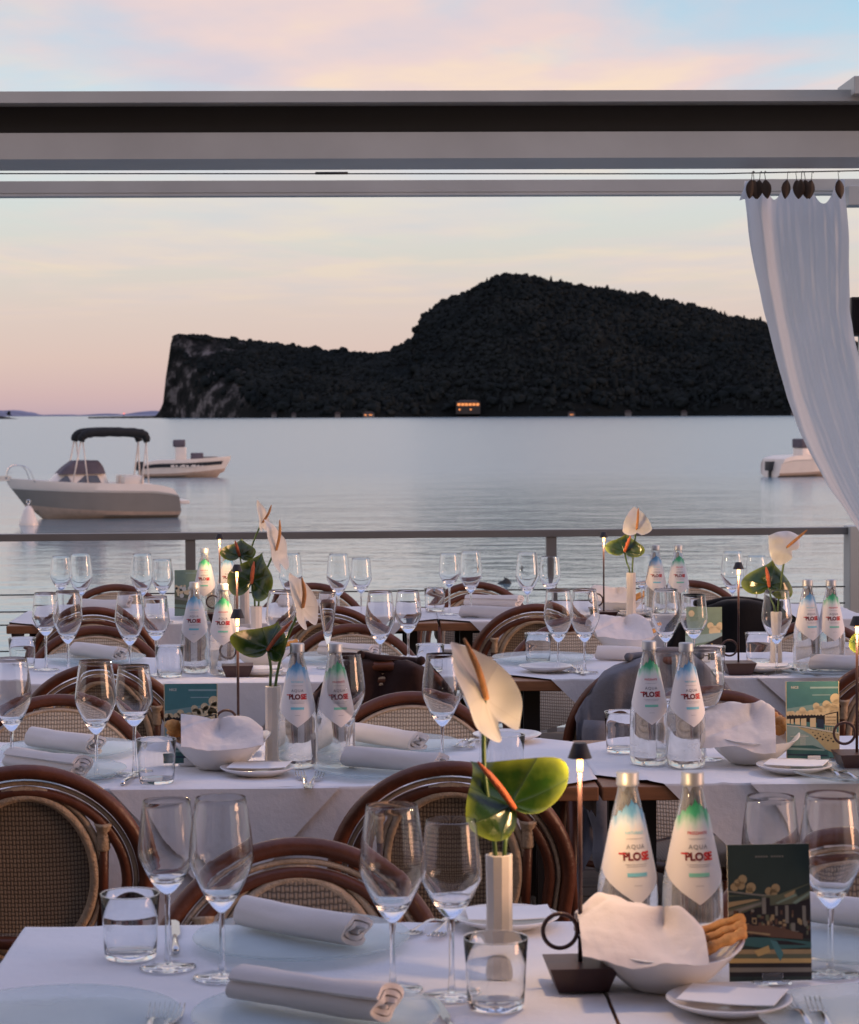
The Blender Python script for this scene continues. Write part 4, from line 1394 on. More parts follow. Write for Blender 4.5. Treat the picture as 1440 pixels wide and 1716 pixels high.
def build_bottle(kind):
    def f(label):
        o = thing('water_bottle', label, 'bottle', (0, 0, 0), 0, 'mineral water bottles in pairs')
        m = MB(); m.lathe(BR, 36); link('glass_body', m.mesh('bottle_body', 'bottle_glass', flat_angle=60), o)
        m = MB()
        m.lathe([(0, .2562), (.0160, .2562), (.0166, .2585), (.0158, .2605), (.0158, .2735), (.0148, .2755), (0, .2758)], 28, None, None, lambda a, z: 1 + (.012 * cos(a * 28) if z > .2604 and z < .2745 else 0))
        link('cap', m.mesh('bottle_cap', 'cap_metal', flat_angle=35), o)
        m = MB()
        def lab(s, t):
            th = lerp(-1.62, 1.62, s); a = abs(th) / 1.62
            zb = lerp(.094, .139, min(1, a * 1.05))
            jag = .006 * abs(((s * 7.3) % 1) * 2 - 1) + .004 * abs(((s * 17.1 + .3) % 1) * 2 - 1)
            zt = .241 - .028 * a ** 1.1 - jag
            z = lerp(zb, zt, t); r = bottle_r(z) + .0007
            return (r * sin(th), -r * cos(th), z)
        m.grid(49, 26, lab)
        lb = link('label', m.mesh('bottle_label', 'label_blue' if kind == 'blue' else 'label_green', recalc=False), o)
        m = MB()
        m.add(wrap(T_AQUA[0], 0, .1735, .0013), T_AQUA[1], 'label_grey')
        m.add(wrap(T_PLO[0], -.0065, .160, .0013), T_PLO[1], 'label_maroon')
        m.add(wrap(T_SE[0], .0145, .160, .0013), T_SE[1], 'label_red')
        v_, f_ = strip(-.0205, .1645, .010, .0022, .0014); m.add(v_, f_, 'label_red')
        sub = T_SUB if kind == 'blue' else T_SUB2
        m.add(wrap(sub[0], 0, .1925, .0013), sub[1], 'label_aqua' if kind == 'blue' else 'label_red')
        v_, f_ = strip(0, .1355, .030, .0052, .0013); m.add(v_, f_, 'label_aqua' if kind == 'blue' else 'label_mint')
        for zz, w in ((.1495, .034), (.1467, .030), (.1845, .026), (.1205, .012)):
            v_, f_ = strip(0, zz, w, .0005, .0013); m.add(v_, f_, 'label_grey')
        link('lettering', m.mesh('bottle_lettering', smooth=False, recalc=False), lb)
        return o
    return f
K_BLUE, K_GREEN = Kind(build_bottle('blue')), Kind(build_bottle('green'))

# ---- lamp
def build_lamp(label):
    o = thing('table_lamp', label, 'table lamp', (0, 0, 0), 0, 'slim cordless table lamps')
    m = MB(); m.frustum(.068, .068, .094, .094, .0008, .036); link('base', m.mesh('lamp_base', 'lamp_metal', smooth=False, bevel=.0012), o)
    m = MB(); m.tube([(0, 0, .0362), (0, 0, .318)], .0031, 10); link('pole', m.mesh('lamp_pole', 'lamp_metal'), o)
    m = MB(); m.tube([(-.0275 + .0235 * cos(a / 30 * 2 * pi), 0, .078 + .0235 * sin(a / 30 * 2 * pi)) for a in range(30)], .0030, 8, True)
    link('ring_handle', m.mesh('lamp_ring', 'lamp_metal'), o)
    m = MB(); m.lathe([(0, .3195), (.0135, .3185), (.0155, .3165), (.0085, .3345), (0, .3352)], 4 if False else 20)
    m.v = []; m.f = []; m.mi = []
    m.lathe([(.0165, .3140), (.0095, .3335), (.0085, .3345), (0, .3347), (0, .3290), (.0080, .3285), (.0150, .3142)], 24)
    link('shade', m.mesh('lamp_shade', 'lamp_shade_metal', flat_angle=40), o)
    m = MB(); m.lathe([(0, .3185), (.0062, .3185), (.0066, .322), (.0060, .328), (0, .328)], 14)
    link('bulb', m.mesh('lamp_bulb', 'lamp_glow'), o)
    m = MB(); m.tube([(0, 0, .296), (0, 0, .3184)], .0040, 10); link('lit_pole_top', m.mesh('lit_pole_top', 'lamp_glow'), o)  # lamplight on the upper pole, put in as a glowing sleeve
    l = bpy.data.lights.new('lamp_light', 'POINT')
    l.energy = 2.1; l.color = (1, .62, .30); l.shadow_soft_size = .012
    link('lamp_light', l, o, (0, 0, .300))
    return o
K_LAMP = Kind(build_lamp)

# ---- vase
def build_vase(label):
    o = thing('flower_vase', label, 'vase', (0, 0, 0), 0, 'white ceramic flower vases')
    r = random.Random(4)
    jj = [r.uniform(.93, 1.07) for _ in range(10)]
    m = MB()
    m.lathe([(0, .0008), (.0200, .0008), (.0205, .004), (.0188, .05), (.0182, .10), (.0186, .150), (.0188, .1725), (.0160, .1735), (.0155, .150), (.0150, .02), (0, .018)], 10, None, None, lambda a, z: jj[int(round(a / (2 * pi) * 10)) % 10] * (1 + .02 * sin(z * 60 + a)))
    link('body', m.mesh('vase_body', 'vase_ceramic', flat_angle=25), o)
    return o
K_VASE = Kind(build_vase)

# ---- plates, cards, napkins, cutlery
def build_charger(label):
    o = thing('glass_plate', label, 'plate', (0, 0, 0), 0, 'clear glass charger plates')
    m = MB()
    m.lathe([(0, .0010), (.10, .0010), (.122, .0035), (.158, .0125), (.1605, .0145), (.159, .0170), (.150, .0150), (.120, .0085), (.100, .0062), (0, .0062)], 64)
    link('plate_body', m.mesh('charger_plate', 'plate_glass', flat_angle=50), o)
    return o
K_CHG = Kind(build_charger)
def build_side(label):
    o = thing('side_plate', label, 'plate', (0, 0, 0), 0, 'white porcelain side plates')
    m = MB()
    m.lathe([(0, .0012), (.046, .0012), (.050, .0035), (.075, .0135), (.0815, .0175), (.0822, .0190), (.0800, .0200), (.072, .0165), (.050, .0085), (0, .0075)], 48)
    link('plate_body', m.mesh('side_plate', 'porcelain', flat_angle=50), o)
    return o
K_SIDE = Kind(build_side)
def build_card(label):
    o = thing('paper_card', label, 'card', (0, 0, 0), 0, 'blank white paper cards')
    m = MB()
    def f(s, t): return (lerp(-.064, .064, s), lerp(-.046, .046, t), .0008 + .003 * (2 * s - 1) ** 2 * (1 if s > .5 else .3))
    m.grid(12, 6, f)
    link('sheet', m.mesh('card_sheet', 'paper', thick=.0012, flat_angle=30), o)
    return o
K_CARD = Kind(build_card)
def build_roll(seed):
    def g(label):
        o = thing('napkin_roll', label, 'napkin', (0, 0, 0), 0, 'rolled linen napkins')
        m = MB()
        n = 70
        turns = 2.3 + .35 * (seed % 3)
        def f(s, t):
            a = s * turns * 2 * pi + .6 + seed
            r = .0040 + .0225 * s ** .85
            x = lerp(-.115, .115, t) + (.008 * sin(a + 1) + .004 * sin(3 * a)) * (1 if t > .5 else .4) * (abs(2 * t - 1)) ** 4
            w = 1 + (.20 * noise.noise(Vector((cos(a) * 1.1 + s * 2, sin(a) * 1.1, t * 1.6 + seed * 3)))) + .05 * noise.noise(Vector((a * 1.6, t * 5, seed)))
            y = r * w * cos(a) * 1.10 + .003 * sin(t * 4 + seed)
            z = r * w * sin(a) * (.95 + .05 * t)
            return (x, y, max(z, -.0235) + .0245)
        m.grid(n, 18, f)
        link('cloth', m.mesh('napkin_cloth', 'napkin_linen', thick=.0070), o)
        return o
    return g
K_ROLLS = [Kind(build_roll(q)) for q in (1, 2, 3)]
def build_fork(label):
    o = thing('fork', label, 'fork', (0, 0, 0), 0, 'steel forks beside the plates')
    m = MB()
    def h(s, t):
        y = lerp(-.105, .030, s)
        w = lerp(.0085, .0030, min(1, s * 1.4) ** .7) if s < .75 else lerp(.0030, .0115, ((s - .75) / .25) ** 1.2)
        return (w * (2 * t - 1), y, .003 + .0085 * max(0, sin(pi * (s - .35) / .65)) + .002 * sin(pi * t))
    m.grid(22, 5, h)
    link('handle', m.mesh('fork_handle', 'steel', thick=.0016, flat_angle=50), o)
    for k in range(4):
        m = MB(); x = -.0096 + .0064 * k
        m.tube([(x * .95, .029, .0045), (x, .045, .0035), (x, .065, .006), (x, .080, .012)], [.0017, .0016, .0013, .0007], 6)
        link('tine', m.mesh('fork_tine', 'steel'), o)
    return o
K_FORK = Kind(build_fork)
def build_knife(label):
    o = thing('table_knife', label, 'knife', (0, 0, 0), 0, 'steel knives beside the plates')
    m = MB(); m.tube([(0, -.115, .007), (0, -.10, .0075), (0, -.04, .006), (0, -.005, .005)], [.005, .0062, .0048, .0036], 10)
    link('handle', m.mesh('knife_handle', 'steel'), o)
    m = MB()
    def f(s, t):
        y = lerp(-.006, .115, s); w = .0085 * min(1, .35 + s * 4) * (1 - max(0, s - .8) ** 2 * 18)
        return (lerp(-.004, w, t), y, .0045)
    m.grid(16, 4, f)
    link('blade', m.mesh('knife_blade', 'steel', thick=.0014, flat_angle=40), o)
    return o
K_KNIFE = Kind(build_knife)

# ---- bread bowl with its napkin
def rim_z(a): return .062 + .012 * cos(2 * a) + .004 * sin(3 * a + .5)
def build_bowl(label):
    o = thing('bread_bowl', label, 'bowl', (0, 0, 0), 0, 'white bread bowls')
    m = MB()
    prof = [(0, .001, 0), (.045, .001, 0), (.049, .004, 0), (.072, .022, .25), (.092, .044, .62), (.107, 1, 1), (.104, 1.02, 1), (.088, .047, .62), (.068, .027, .25), (.045, .010, 0), (0, .0085, 0)]
    n = 56
    vs, rings = [], []
    for r, z, k in prof:
        if r == 0: rings.append([len(vs)]); vs.append((0, 0, z)); continue
        ids = []
        for i in range(n):
            a = 2 * pi * i / n
            zz = rim_z(a) * (1 if z == 1 else 1.012) if z >= 1 else z + (rim_z(a) - .062) * k
            rr = r * (1 + .07 * k * cos(2 * a) + .02 * k * sin(5 * a))
            ids.append(len(vs)); vs.append((rr * cos(a), rr * sin(a), zz))
        rings.append(ids)
    fs = []
    for a, b_ in zip(rings, rings[1:]):
        for i in range(n):
            j = (i + 1) % n
            if len(a) == 1: fs.append((a[0], b_[i], b_[j]))
            elif len(b_) == 1: fs.append((a[i], b_[0], a[j]))
            else: fs.append((a[i], b_[i], b_[j], a[j]))
    m.add(vs, fs)
    link('bowl_body', m.mesh('bread_bowl', 'porcelain', flat_angle=60), o)
    return o
K_BOWL = Kind(build_bowl)
def bread_napkin(label, loc, rz, seed, ridge=.05, tilt=0.0, right=.030, droop=.0, left=1.0):
    """a folded napkin laid over the bread: a few flat faces meeting in creases, its edges resting on the rim"""
    m = MB()
    r_ = random.Random(seed); p1 = r_.random() * 6
    def smin(vals, k=.0035):
        return -k * math.log(sum(math.exp(-(v - min(vals)) / k) for v in vals)) + min(vals)
    def f(s, t):
        xr = right + .03
        x = lerp(-.116 * left, xr, s); y = lerp(-.104, .075, t)
        x += .010 * (t - .5) * (1 if s > .5 else -1) - .018 * (s * t)
        rim = .060 + .012 * cos(2 * atan2(y, x + 1e-6))
        top = ridge + tilt * x
        front = .008 + (y + .100) * (top / .125)                       # the long face towards the viewer
        back = top + (.045 - y) * 1.6                                  # falls steeply behind its upper edge
        rgt = top * .9 + (right - x - .35 * y) * 1.15                  # folded down beside the bread
        lft = top + .002 + (x + .100) * .9
        h = smin([front, back, rgt, lft])
        h += .0045 * noise.noise(Vector((x * 22 + seed, y * 22, 3))) + .0016 * noise.noise(Vector((x * 60, y * 60 + seed, 8)))
        h += .0045 * abs(((x * 11 + y * 7 + p1) % 1) - .5) - .0035 * max(0, 1 - abs(x * .7 - y + .02 * p1 - .05) / .012)
        z = rim + max(h, -.004)
        if t < .06: z -= droop * (1 - t / .06) * (.6 + .4 * sin(s * 7 + p1)); y -= .004 * (1 - t / .06)
        return (x, y, z)
    m.grid(64, 56, f)
    o = thing('bread_napkin', label, 'napkin', loc, rz, 'napkins folded over the bread bowls')
    link('cloth', m.mesh('bread_napkin', 'napkin_linen', thick=.0015, flat_angle=70), o)
def breadsticks(loc, rz, n, seed, labels, rolls=False):
    r = random.Random(seed)
    for k in range(n):
        m = MB()
        if rolls:
            for q in range(3): 
                m.lathe([(0, -.014), (.013, -.009), (.017, 0), (.013, .010), (0, .014)], 10, None, Matrix.Translation((r.uniform(-.012, .012), r.uniform(-.010, .010), .008 * q)), lambda a, z: 1 + .12 * sin(3 * a + seed + z * 200))
            p = Vector((.075 + .020 * (k % 2), -.02 + .032 * k, .070 + .008 * (k % 2)))
        else:
            L = .044
            m.tube(smooth_path([(-L, 0, -.012), (-L * .3, .002, .0), (L * .4, -.002, .004), (L, .002, .004)], 12), [.0076 + .0013 * sin(i * 1.7 + k) for i in range(13)], 10)
            p = Vector((.064 + .005 * k, -.040 + .026 * k, .062 + .006 * (k % 3)))
        o = thing('bread_roll' if rolls else 'breadstick', labels[k], 'bread', (0, 0, 0), rz + (r.uniform(-.4, .4) if rolls else .25 - .16 * k), 'bread in the bowls')
        o.location = Vector(loc) + Matrix.Rotation(rz, 3, 'Z') @ p
        if not rolls: o.rotation_euler = (0, radians(-14), o.rotation_euler.z)
        link('crust', m.mesh('bread_crust', 'bread'), o)
# ================================================================== PLACING THE TABLEWARE
def on(u, v, h=0.0): 
    p = at_z(u, v, TZ + h)
    return Vector((p.x, p.y, TZ + .0012))
rj = random.Random(11)

BIG = [  # rim pixel, label
    (370, 1338, 'tall wine glass right of the lone short tumbler on the closest table'),
    (657, 1351, 'tall wine glass beside the napkin roll end, left of a shorter one near the vase'),
    (1393, 1332, 'tall wine glass right of the dark green menu card'),
    (18, 1104, 'tall wine glass cut by the left edge on the second row table'),
    (160, 1108, 'tall wine glass behind the napkin roll at left in the second row'),
    (578, 1097, 'tall wine glass standing behind the green water bottle of the second row'),
    (741, 1097, 'tall wine glass left of the white flower petal'),
    (1181, 1087, 'tall wine glass behind the blue labelled bottle beside the covered bowl'),
    (113, 991, 'tall wine glass in the third row, second from the left edge'),
    (217, 993, 'tall wine glass over the napkin roll of the third row at left'),
    (470, 990, 'tall wine glass behind the drooping white flower in the third row'),
    (637, 991, 'tall wine glass right of the champagne flute'),
    (936, 988, 'tall wine glass left of the middle third row pair, in front of the chair hoop'),
    (980, 988, 'tall wine glass right of the middle third row pair, beside the white napkin bowl'),
    (1116, 988, 'tall wine glass left of the small golden night menu card'),
    (1302, 990, 'tall wine glass right behind the white vase at right'),
    (135, 929, 'tall wine glass at the back by the railing, right one of the left pair'),
    (238, 929, 'tall wine glass at the back, standing before the left rail post'),
    (487, 928, 'tall wine glass at the back right of the white petal against the water'),
    (567, 929, 'tall wine glass at the back, left one of the pair on the open water'),
    (789, 925, 'tall wine glass at the back in the middle, right of a rounder one'),
    (884, 927, 'tall wine glass at the back left of the middle rail post'),
    (1228, 925, 'tall wine glass at the back beside the thin lamp near the black coat'),
]
SMALL = [
    (279, 1343, 'shorter wine glass left of the tall one, behind the lone tumbler on the closest table'),
    (756, 1376, 'shorter wine glass beside the vase on the closest table'),
    (1292, 1336, 'rounded wine glass standing behind the dark green menu card'),
    (224, 1116, 'shorter wine glass by the tumbler and breadsticks in the second row'),
    (806, 1109, 'wine glass half hidden behind the white flower petal'),
    (1117, 1094, 'wine glass between the two bottles at right in the second row'),
    (76, 994, 'wine glass in the third row nearest the left edge'),
    (261, 1000, 'shorter wine glass left of the blue labelled bottle in the third row'),
    (684, 990, 'shorter wine glass right of a tall one above the dark brown jacket'),
    (1163, 997, 'shorter wine glass in front of the small golden night menu card'),
    (102, 933, 'wine glass at the back by the railing, left one of the left pair'),
    (272, 938, 'shorter wine glass at the back, left of the pale green menu card'),
    (605, 936, 'shorter wine glass at the back, right one of the pair on the open water'),
    (753, 928, 'rounder wine glass at the back in the middle over the water'),
    (922, 933, 'shorter wine glass at the back overlapping the middle rail post'),
    (1076, 930, 'wine glass at the back behind the blue labelled bottle by the railing'),
    (1268, 932, 'shorter wine glass at the back above the green flower near the right edge'),
]
for u, v, lab in BIG:
    K_BIG.put(on(u, v, .252), rj.random() * 6, lab)
for u, v, lab in SMALL:
    K_SMALL.put(on(u, v, .238), rj.random() * 6, lab)
K_FLUTE.put(on(549, 993, .235), 0, 'slim champagne flute under the drooping white flower')

for u, v, lab in [
    (218, 1499, 'empty tumbler standing alone at left on the closest table'),
    (831, 1573, 'empty tumbler right in front of the white vase'),
    (262, 1240, 'tumbler beside the breadsticks left of the covered bowl'),
    (1044, 1194, 'tumbler left of the green labelled bottle in the second row'),
    (847, 1232, 'tumbler below the white flower petal before a plate'),
    (37, 1070, 'tumbler at the left edge of the third row'),
    (284, 1083, 'tumbler left of the third row water bottles'),
    (721, 1081, 'tumbler above the dark brown jacket with dark rim'),
    (902, 1062, 'tumbler at the far edge of the table left of a wine glass'),
    (1192, 1084, 'tumbler right behind the blue labelled bottle, under the night menu card'),
    (1272, 1062, 'tumbler in front of the black coat left of the vase'),
    (729, 986, 'tumbler on the back table against the water'),
]:
    K_TUM.put(on(u, v, .0935), rj.random() * 6, lab)

for kd, u, v, turn, lab in [
    ('blue', 1052, 1294, .28, 'water bottle with blue peak label behind the covered bowl, closest pair'),
    ('green', 1161, 1294, .14, 'water bottle with green peak label beside the dark green menu card'),
    ('green', 1088, 1075, .06, 'water bottle with green label left of the covered bowl in the second row'),
    ('blue', 1150, 1078, .30, 'water bottle with blue label touching the covered bowl in the second row'),
    ('blue', 498, 1079, .05, 'water bottle with blue label right of the vase in the second row'),
    ('green', 562, 1079, .32, 'water bottle with green label left of the napkin roll in the second row'),
    ('blue', 326, 976, .02, 'water bottle with blue label right of a tumbler in the third row'),
    ('green', 374, 979, .05, 'water bottle with green label beside the lamp pole in the third row'),
    ('green', 343, 919, .02, 'water bottle with green label at the back beside the pale menu card'),
    ('blue', 381, 917, .2, 'water bottle with blue label at the back under the lit green flower'),
    ('blue', 1099, 914, .05, 'water bottle with blue label at the back before the railing, right half'),
    ('green', 1137, 914, .10, 'water bottle with green label at the back before the railing, right half'),
    ('blue', 1354, 972, .22, 'water bottle with blue label right of the white vase in the third row'),
    ('green', 1393, 972, .12, 'water bottle with green label nearest the right edge'),
]:
    (K_BLUE if kd == 'blue' else K_GREEN).put(on(u, v, .2755), turn, lab)

LAMPS = [(972, 1247, 'slim dark lamp with ring handle between vase and covered bowl'),
         (398, 1022, 'slim dark lamp behind the covered bowl left of the second row vase'),
         (397, 947, 'slim dark lamp in front of the dark green flower in the third row'),
         (368, 895, 'slim dark lamp at the back beside the yellow lit flower'),
         (1012, 892, 'slim dark lamp at the back right, left of a green and white flower pair'),
         (1238, 943, 'slim dark lamp standing before the black coat'),
         (1437, 1034, 'slim dark lamp with ring handle at the right edge beside the beach menu card')]
for u, v, lab in LAMPS:
    K_LAMP.put(on(u, v, .334), radians(4), lab)

VASES = [(838, 1432, 'white faceted vase holding green and cream flowers on the closest table'),
         (457, 1150, 'white vase left of the two bottles in the second row'),
         (430, 1016, 'white vase under the dark green flower in the third row'),
         (409, 968, 'white vase hidden behind the bottles in the back row'),
         (1301, 1026, 'white vase before the tumbler and black coat'),
         (1058, 960, 'white vase left of the two back row bottles'),
         (1462, 1150, 'white vase just outside the right edge with a yellow lit flower')]
VB = []
for u, v, lab in VASES:
    p = on(u, v, .174); VB.append(p)
    K_VASE.put(p, rj.random() * 6, lab)

def flower(label, vase, A, tip, nrm, size, width, lobe, mat, spad, spad_mat, cup=.6, bend=.3, srad=.0042, soff=.03, seed=0, stemoff=0.0):
    Vb = VB[vase]
    a = at_y(A[0], A[1], Vb.y + A[2])
    o = thing('anthurium', label, 'flower', a, 0, 'anthurium flowers in the vases')
    n = Vector(nrm).normalized()
    T = Vector((tip[0], 0, tip[1])); T = (T - n * T.dot(n)).normalized()
    X = T.cross(n)
    sc = size / 1.37
    m = MB()
    def f(s, t):
        q = 2 * pi * s
        hx = sin(q) ** 3 * width
        hy = -(13 * cos(q) - 5 * cos(2 * q) - 2 * cos(3 * q) - cos(4 * q)) / 16 + .3125
        if hy < 0: hy *= lobe
        if mat == 'spathe_white':                                      # an oval bract with only a shallow notch
            qn = min(q, 2 * pi - q); bk = .41 * lobe
            hx = sin(q) * width * (1 + .16 * cos(q) - .10 * cos(2 * q))
            hy = -cos(q) * (bk if cos(q) > 0 else 1.30) + .45 * bk * math.exp(-(qn / .22) ** 2) + .10 * math.exp(-((pi - qn) / .20) ** 2)
        rho = t ** .8
        x = hx * rho; y = .10 * (1 - rho) + hy * rho
        d = cup * (x * x) * .55 - bend * y * abs(y) * .5 + .09 * noise.noise(Vector((x * 1.6 + seed, y * 1.6, seed))) * (x * x + y * y) ** .5 * 2
        d += .10 * (rho ** 6) * (1 if cup > 0 else -1) * .5
        return (X * x + T * y + n * d) * sc
    m.grid(64, 14, f)
    link('spathe', m.mesh('spathe', mat, recalc=False, thick=0), o)
    S_ = at_y(spad[0], spad[1], a.y - soff) - a
    b0 = n * .003 
    pts = smooth_path([b0, b0.lerp(S_, .5) + n * .006, S_], 16)
    m = MB(); m.tube(pts, [srad * (.85 + .3 * sin(pi * (i / 16) ** .7)) * (1 - max(0, i / 16 - .75) * 2.2) for i in range(17)], 10)
    link('spadix', m.mesh('spadix', spad_mat), o)
    m = MB()
    p0 = Vector((Vb.x + stemoff * .5, Vb.y, TZ + .03)) - a; p1 = Vector((Vb.x + stemoff, Vb.y, TZ + .172)) - a
    end = -n * .002
    mid = p1.lerp(end, .55) - n * .012
    m.tube(smooth_path([p0, p1, mid, end], 22), .0032, 8)
    link('stem', m.mesh('flower_stem', 'stem_green'), o)
flower('large glossy green anthurium leaf flower lit yellow by the lamp, in the closest vase', 0, (862, 1356, 0), (-.50, .80), (.15, -.88, .40), .094, 1.2, .95, 'spathe_green', (801, 1277), 'spadix_red', .95, .45, .0044, .03, 1, .006)
flower('large cream anthurium with orange spadix rising above the closest vase', 0, (814, 1172, 0), (-.54, .84), (.55, -.80, .10), .090, .60, 2.4, 'spathe_white', (778, 1070), 'spadix_orange', 1.0, .25, .0042, .02, 2, -.006)
flower('bright green anthurium curled beside the second row lamp', 1, (449, 1090, 0), (.15, 1), (-.25, -.9, .3), .074, 1.25, 1.1, 'spathe_green', (490, 1040), 'spadix_red', 1.5, .5, .0045, .02, 3, -.005)
flower('drooping white anthurium left of the champagne flute', 1, (506, 1018, -.02), (-.45, .87), (.80, -.58, .05), .080, .62, 2.2, 'spathe_white', (506, 968), 'spadix_orange', .8, .3, .0042, .02, 4, .006)
flower('dark green anthurium with yellow tip behind the third row lamp', 2, (422, 978, 0), (.25, .97), (-.1, -.95, .15), .108, .95, 1.5, 'spathe_green', (426, 941), 'spadix_red', .8, .5, .0055, .02, 5, -.005)
flower('tall narrow white anthurium in front of the handrail at left', 2, (462, 922, 0), (-.40, .9), (.85, -.52, .05), .100, .55, 2.6, 'spathe_white', (469, 871), 'spadix_orange', .7, .3, .0042, .02, 6, .006)
flower('yellow green anthurium at the back beside the leftmost back lamp', 3, (402, 932, 0), (0, 1), (-.1, -.93, .3), .075, 1.25, .9, 'spathe_green', (394, 906), 'spadix_red', .9, .4, .0055, .02, 7, -.005)
flower('small white anthurium highest of the left flowers, over the water', 3, (439, 876, 0), (-.1, 1), (.88, -.46, .05), .085, .55, 1.4, 'spathe_white', (455, 846), 'spadix_orange', .7, .3, .0040, .0, 8, .006)
flower('green anthurium with two wings above the vase by the black coat', 4, (1289, 984, 0), (.2, .97), (.05, -.95, .22), .092, 1.2, 1.0, 'spathe_green', (1284, 950), 'spadix_red', -.6, .3, .0050, .02, 9, -.004)
flower('round white anthurium crossing the handrail near the curtain', 4, (1319, 917, 0), (-.75, .55), (.12, -.95, .2), .062, 1.15, 1.9, 'spathe_white', (1353, 888), 'spadix_orange', -.5, .2, .0040, .03, 10, .005)
flower('green anthurium lit by the back lamp at right', 5, (1047, 925, 0), (.1, 1), (-.05, -.93, .3), .080, 1.3, .8, 'spathe_green', (1057, 898), 'spadix_red', .5, .4, .0055, .02, 11, -.005)
flower('upright white anthurium in front of the handrail at right', 5, (1067, 887, 0), (-.05, 1), (.15, -.95, .1), .086, .82, 1.0, 'spathe_white', (1070, 851), 'spadix_orange', .4, .2, .0042, .02, 12, .004)
flower('yellow lit anthurium cut off by the right edge', 6, (1462, 1086, 0), (0, 1), (-.1, -.9, .4), .075, .95, .8, 'spathe_green', (1460, 1050), 'spadix_red', .6, .3, .005, .02, 13)

# ---- plates with napkin rolls
CHG = [(506, 1585, 'glass plate under the upper napkin roll on the closest table'),
       (530, 1716, 'glass plate at the bottom edge under the lower napkin roll'),
       (95, 1722, 'bare glass plate at the bottom left corner'),
       (1452, 1592, 'glass plate at the right edge behind the dark green menu card'),
       (1480, 1720, 'glass plate cut by the bottom right corner'),
       (118, 1263, 'glass plate under the upper napkin roll in the second row at left'),
       (88, 1301, 'glass plate under the lower napkin roll in the second row at left'),
       (655, 1255, 'glass plate under the napkin roll right of the second row bottles'),
       (650, 1296, 'glass plate at the near edge of the middle second row table'),
       (160, 1109, 'glass plate under the napkin roll of the third row at left'),
       (568, 1108, 'glass plate under the napkin roll below the champagne flute'),
       (910, 1109, 'glass plate beneath the two middle third row glasses'),
       (1390, 1128, 'glass plate under the napkin roll at the right edge'),
       (1450, 1302, 'glass plate cut by the right edge beside the second row forks')]
for u, v, lab in CHG:
    K_CHG.put(on(u, v), rj.random(), lab)
for u, v, rz, h, lab in [
    (503, 1578, -.72, .0075, 'napkin roll with pink inner end on the upper plate of the closest table'),
    (520, 1708, -.52, .0075, 'napkin roll lying at the bottom edge of the closest table'),
    (1412, 1560, -.6, .0075, 'napkin roll right of the dark green menu card'),
    (107, 1264, -.75, .0075, 'napkin roll in front of the pale woven chair, upper one at left'),
    (76, 1304, -.70, .0075, 'napkin roll cut near the left edge, lower one in the second row'),
    (648, 1257, -.80, .0075, 'napkin roll right of the green labelled second row bottle'),
    (660, 1297, -.45, .0075, 'plain napkin roll at the near edge of the middle second row table'),
    (165, 1108, -.75, .0075, 'napkin roll of the third row behind two wine glasses at left'),
    (583, 1108, -.75, .0075, 'napkin roll of the third row below the champagne flute'),
    (1424, 1128, -.35, .0075, 'napkin roll at the right edge beside the green labelled bottle'),
    (176, 1024, -.4, .0, 'napkin roll on the back table at the left, before a chair hoop'),
    (826, 1018, -.4, .0, 'napkin roll on the back table before the empty chair hoop'),
    (822, 1036, -.3, .0, 'lower napkin roll on the back table, next to the middle rail post'),
    (512, 1024, -.4, .0, 'napkin roll on the back table behind the white drooping flower'),
    (1390, 1105, -.6, .006, 'napkin roll behind the two bottles at the right edge'),
    (1062, 1108, -.25, .0, 'napkin roll leaning out beside the grey jacket shoulder')]:
    p = on(u, v); p.z += h
    K_ROLLS[int(u) % 3].put(p, rz, lab)
for u, v, lab, card, crz in [
    (848, 1555, 'white side plate with a card behind the vase', 'white card on the side plate behind the vase', .05),
    (1222, 1697, 'white side plate with a card at the bottom edge', 'white card at the bottom edge in front of the covered bowl', -.35),
    (432, 1300, 'white side plate with a card below the second row lamp', 'white card on the plate below the covered second row bowl', -.10),
    (1331, 1296, 'white side plate with a card left of the second row forks', 'white card below the beach picture menu card', -.32),
    (850, 1243, 'bare white side plate behind the cream flower petal', None, 0),
    (915, 1126, 'bare white side plate near the exposed wooden table corner', None, 0),
    (1282, 1127, 'white side plate with a card below the lamp before the black coat', 'white card left of the bottles at right in the third row', -.2),
    (432, 1131, 'white side plate with a card below the third row vase', 'white card left of the second row bottle caps', .0),
    (1064, 1033, 'white side plate with a card below the back row bowl', 'white card on the back table below the two bottles', .0),
    (742, 1094, 'bare white side plate above the dark brown jacket', None, 0)]:
    p = on(u, v)
    K_SIDE.put(p, rj.random(), lab)
    if card: K_CARD.put(p + Vector((.004, -.004, .0205)), crz, card)

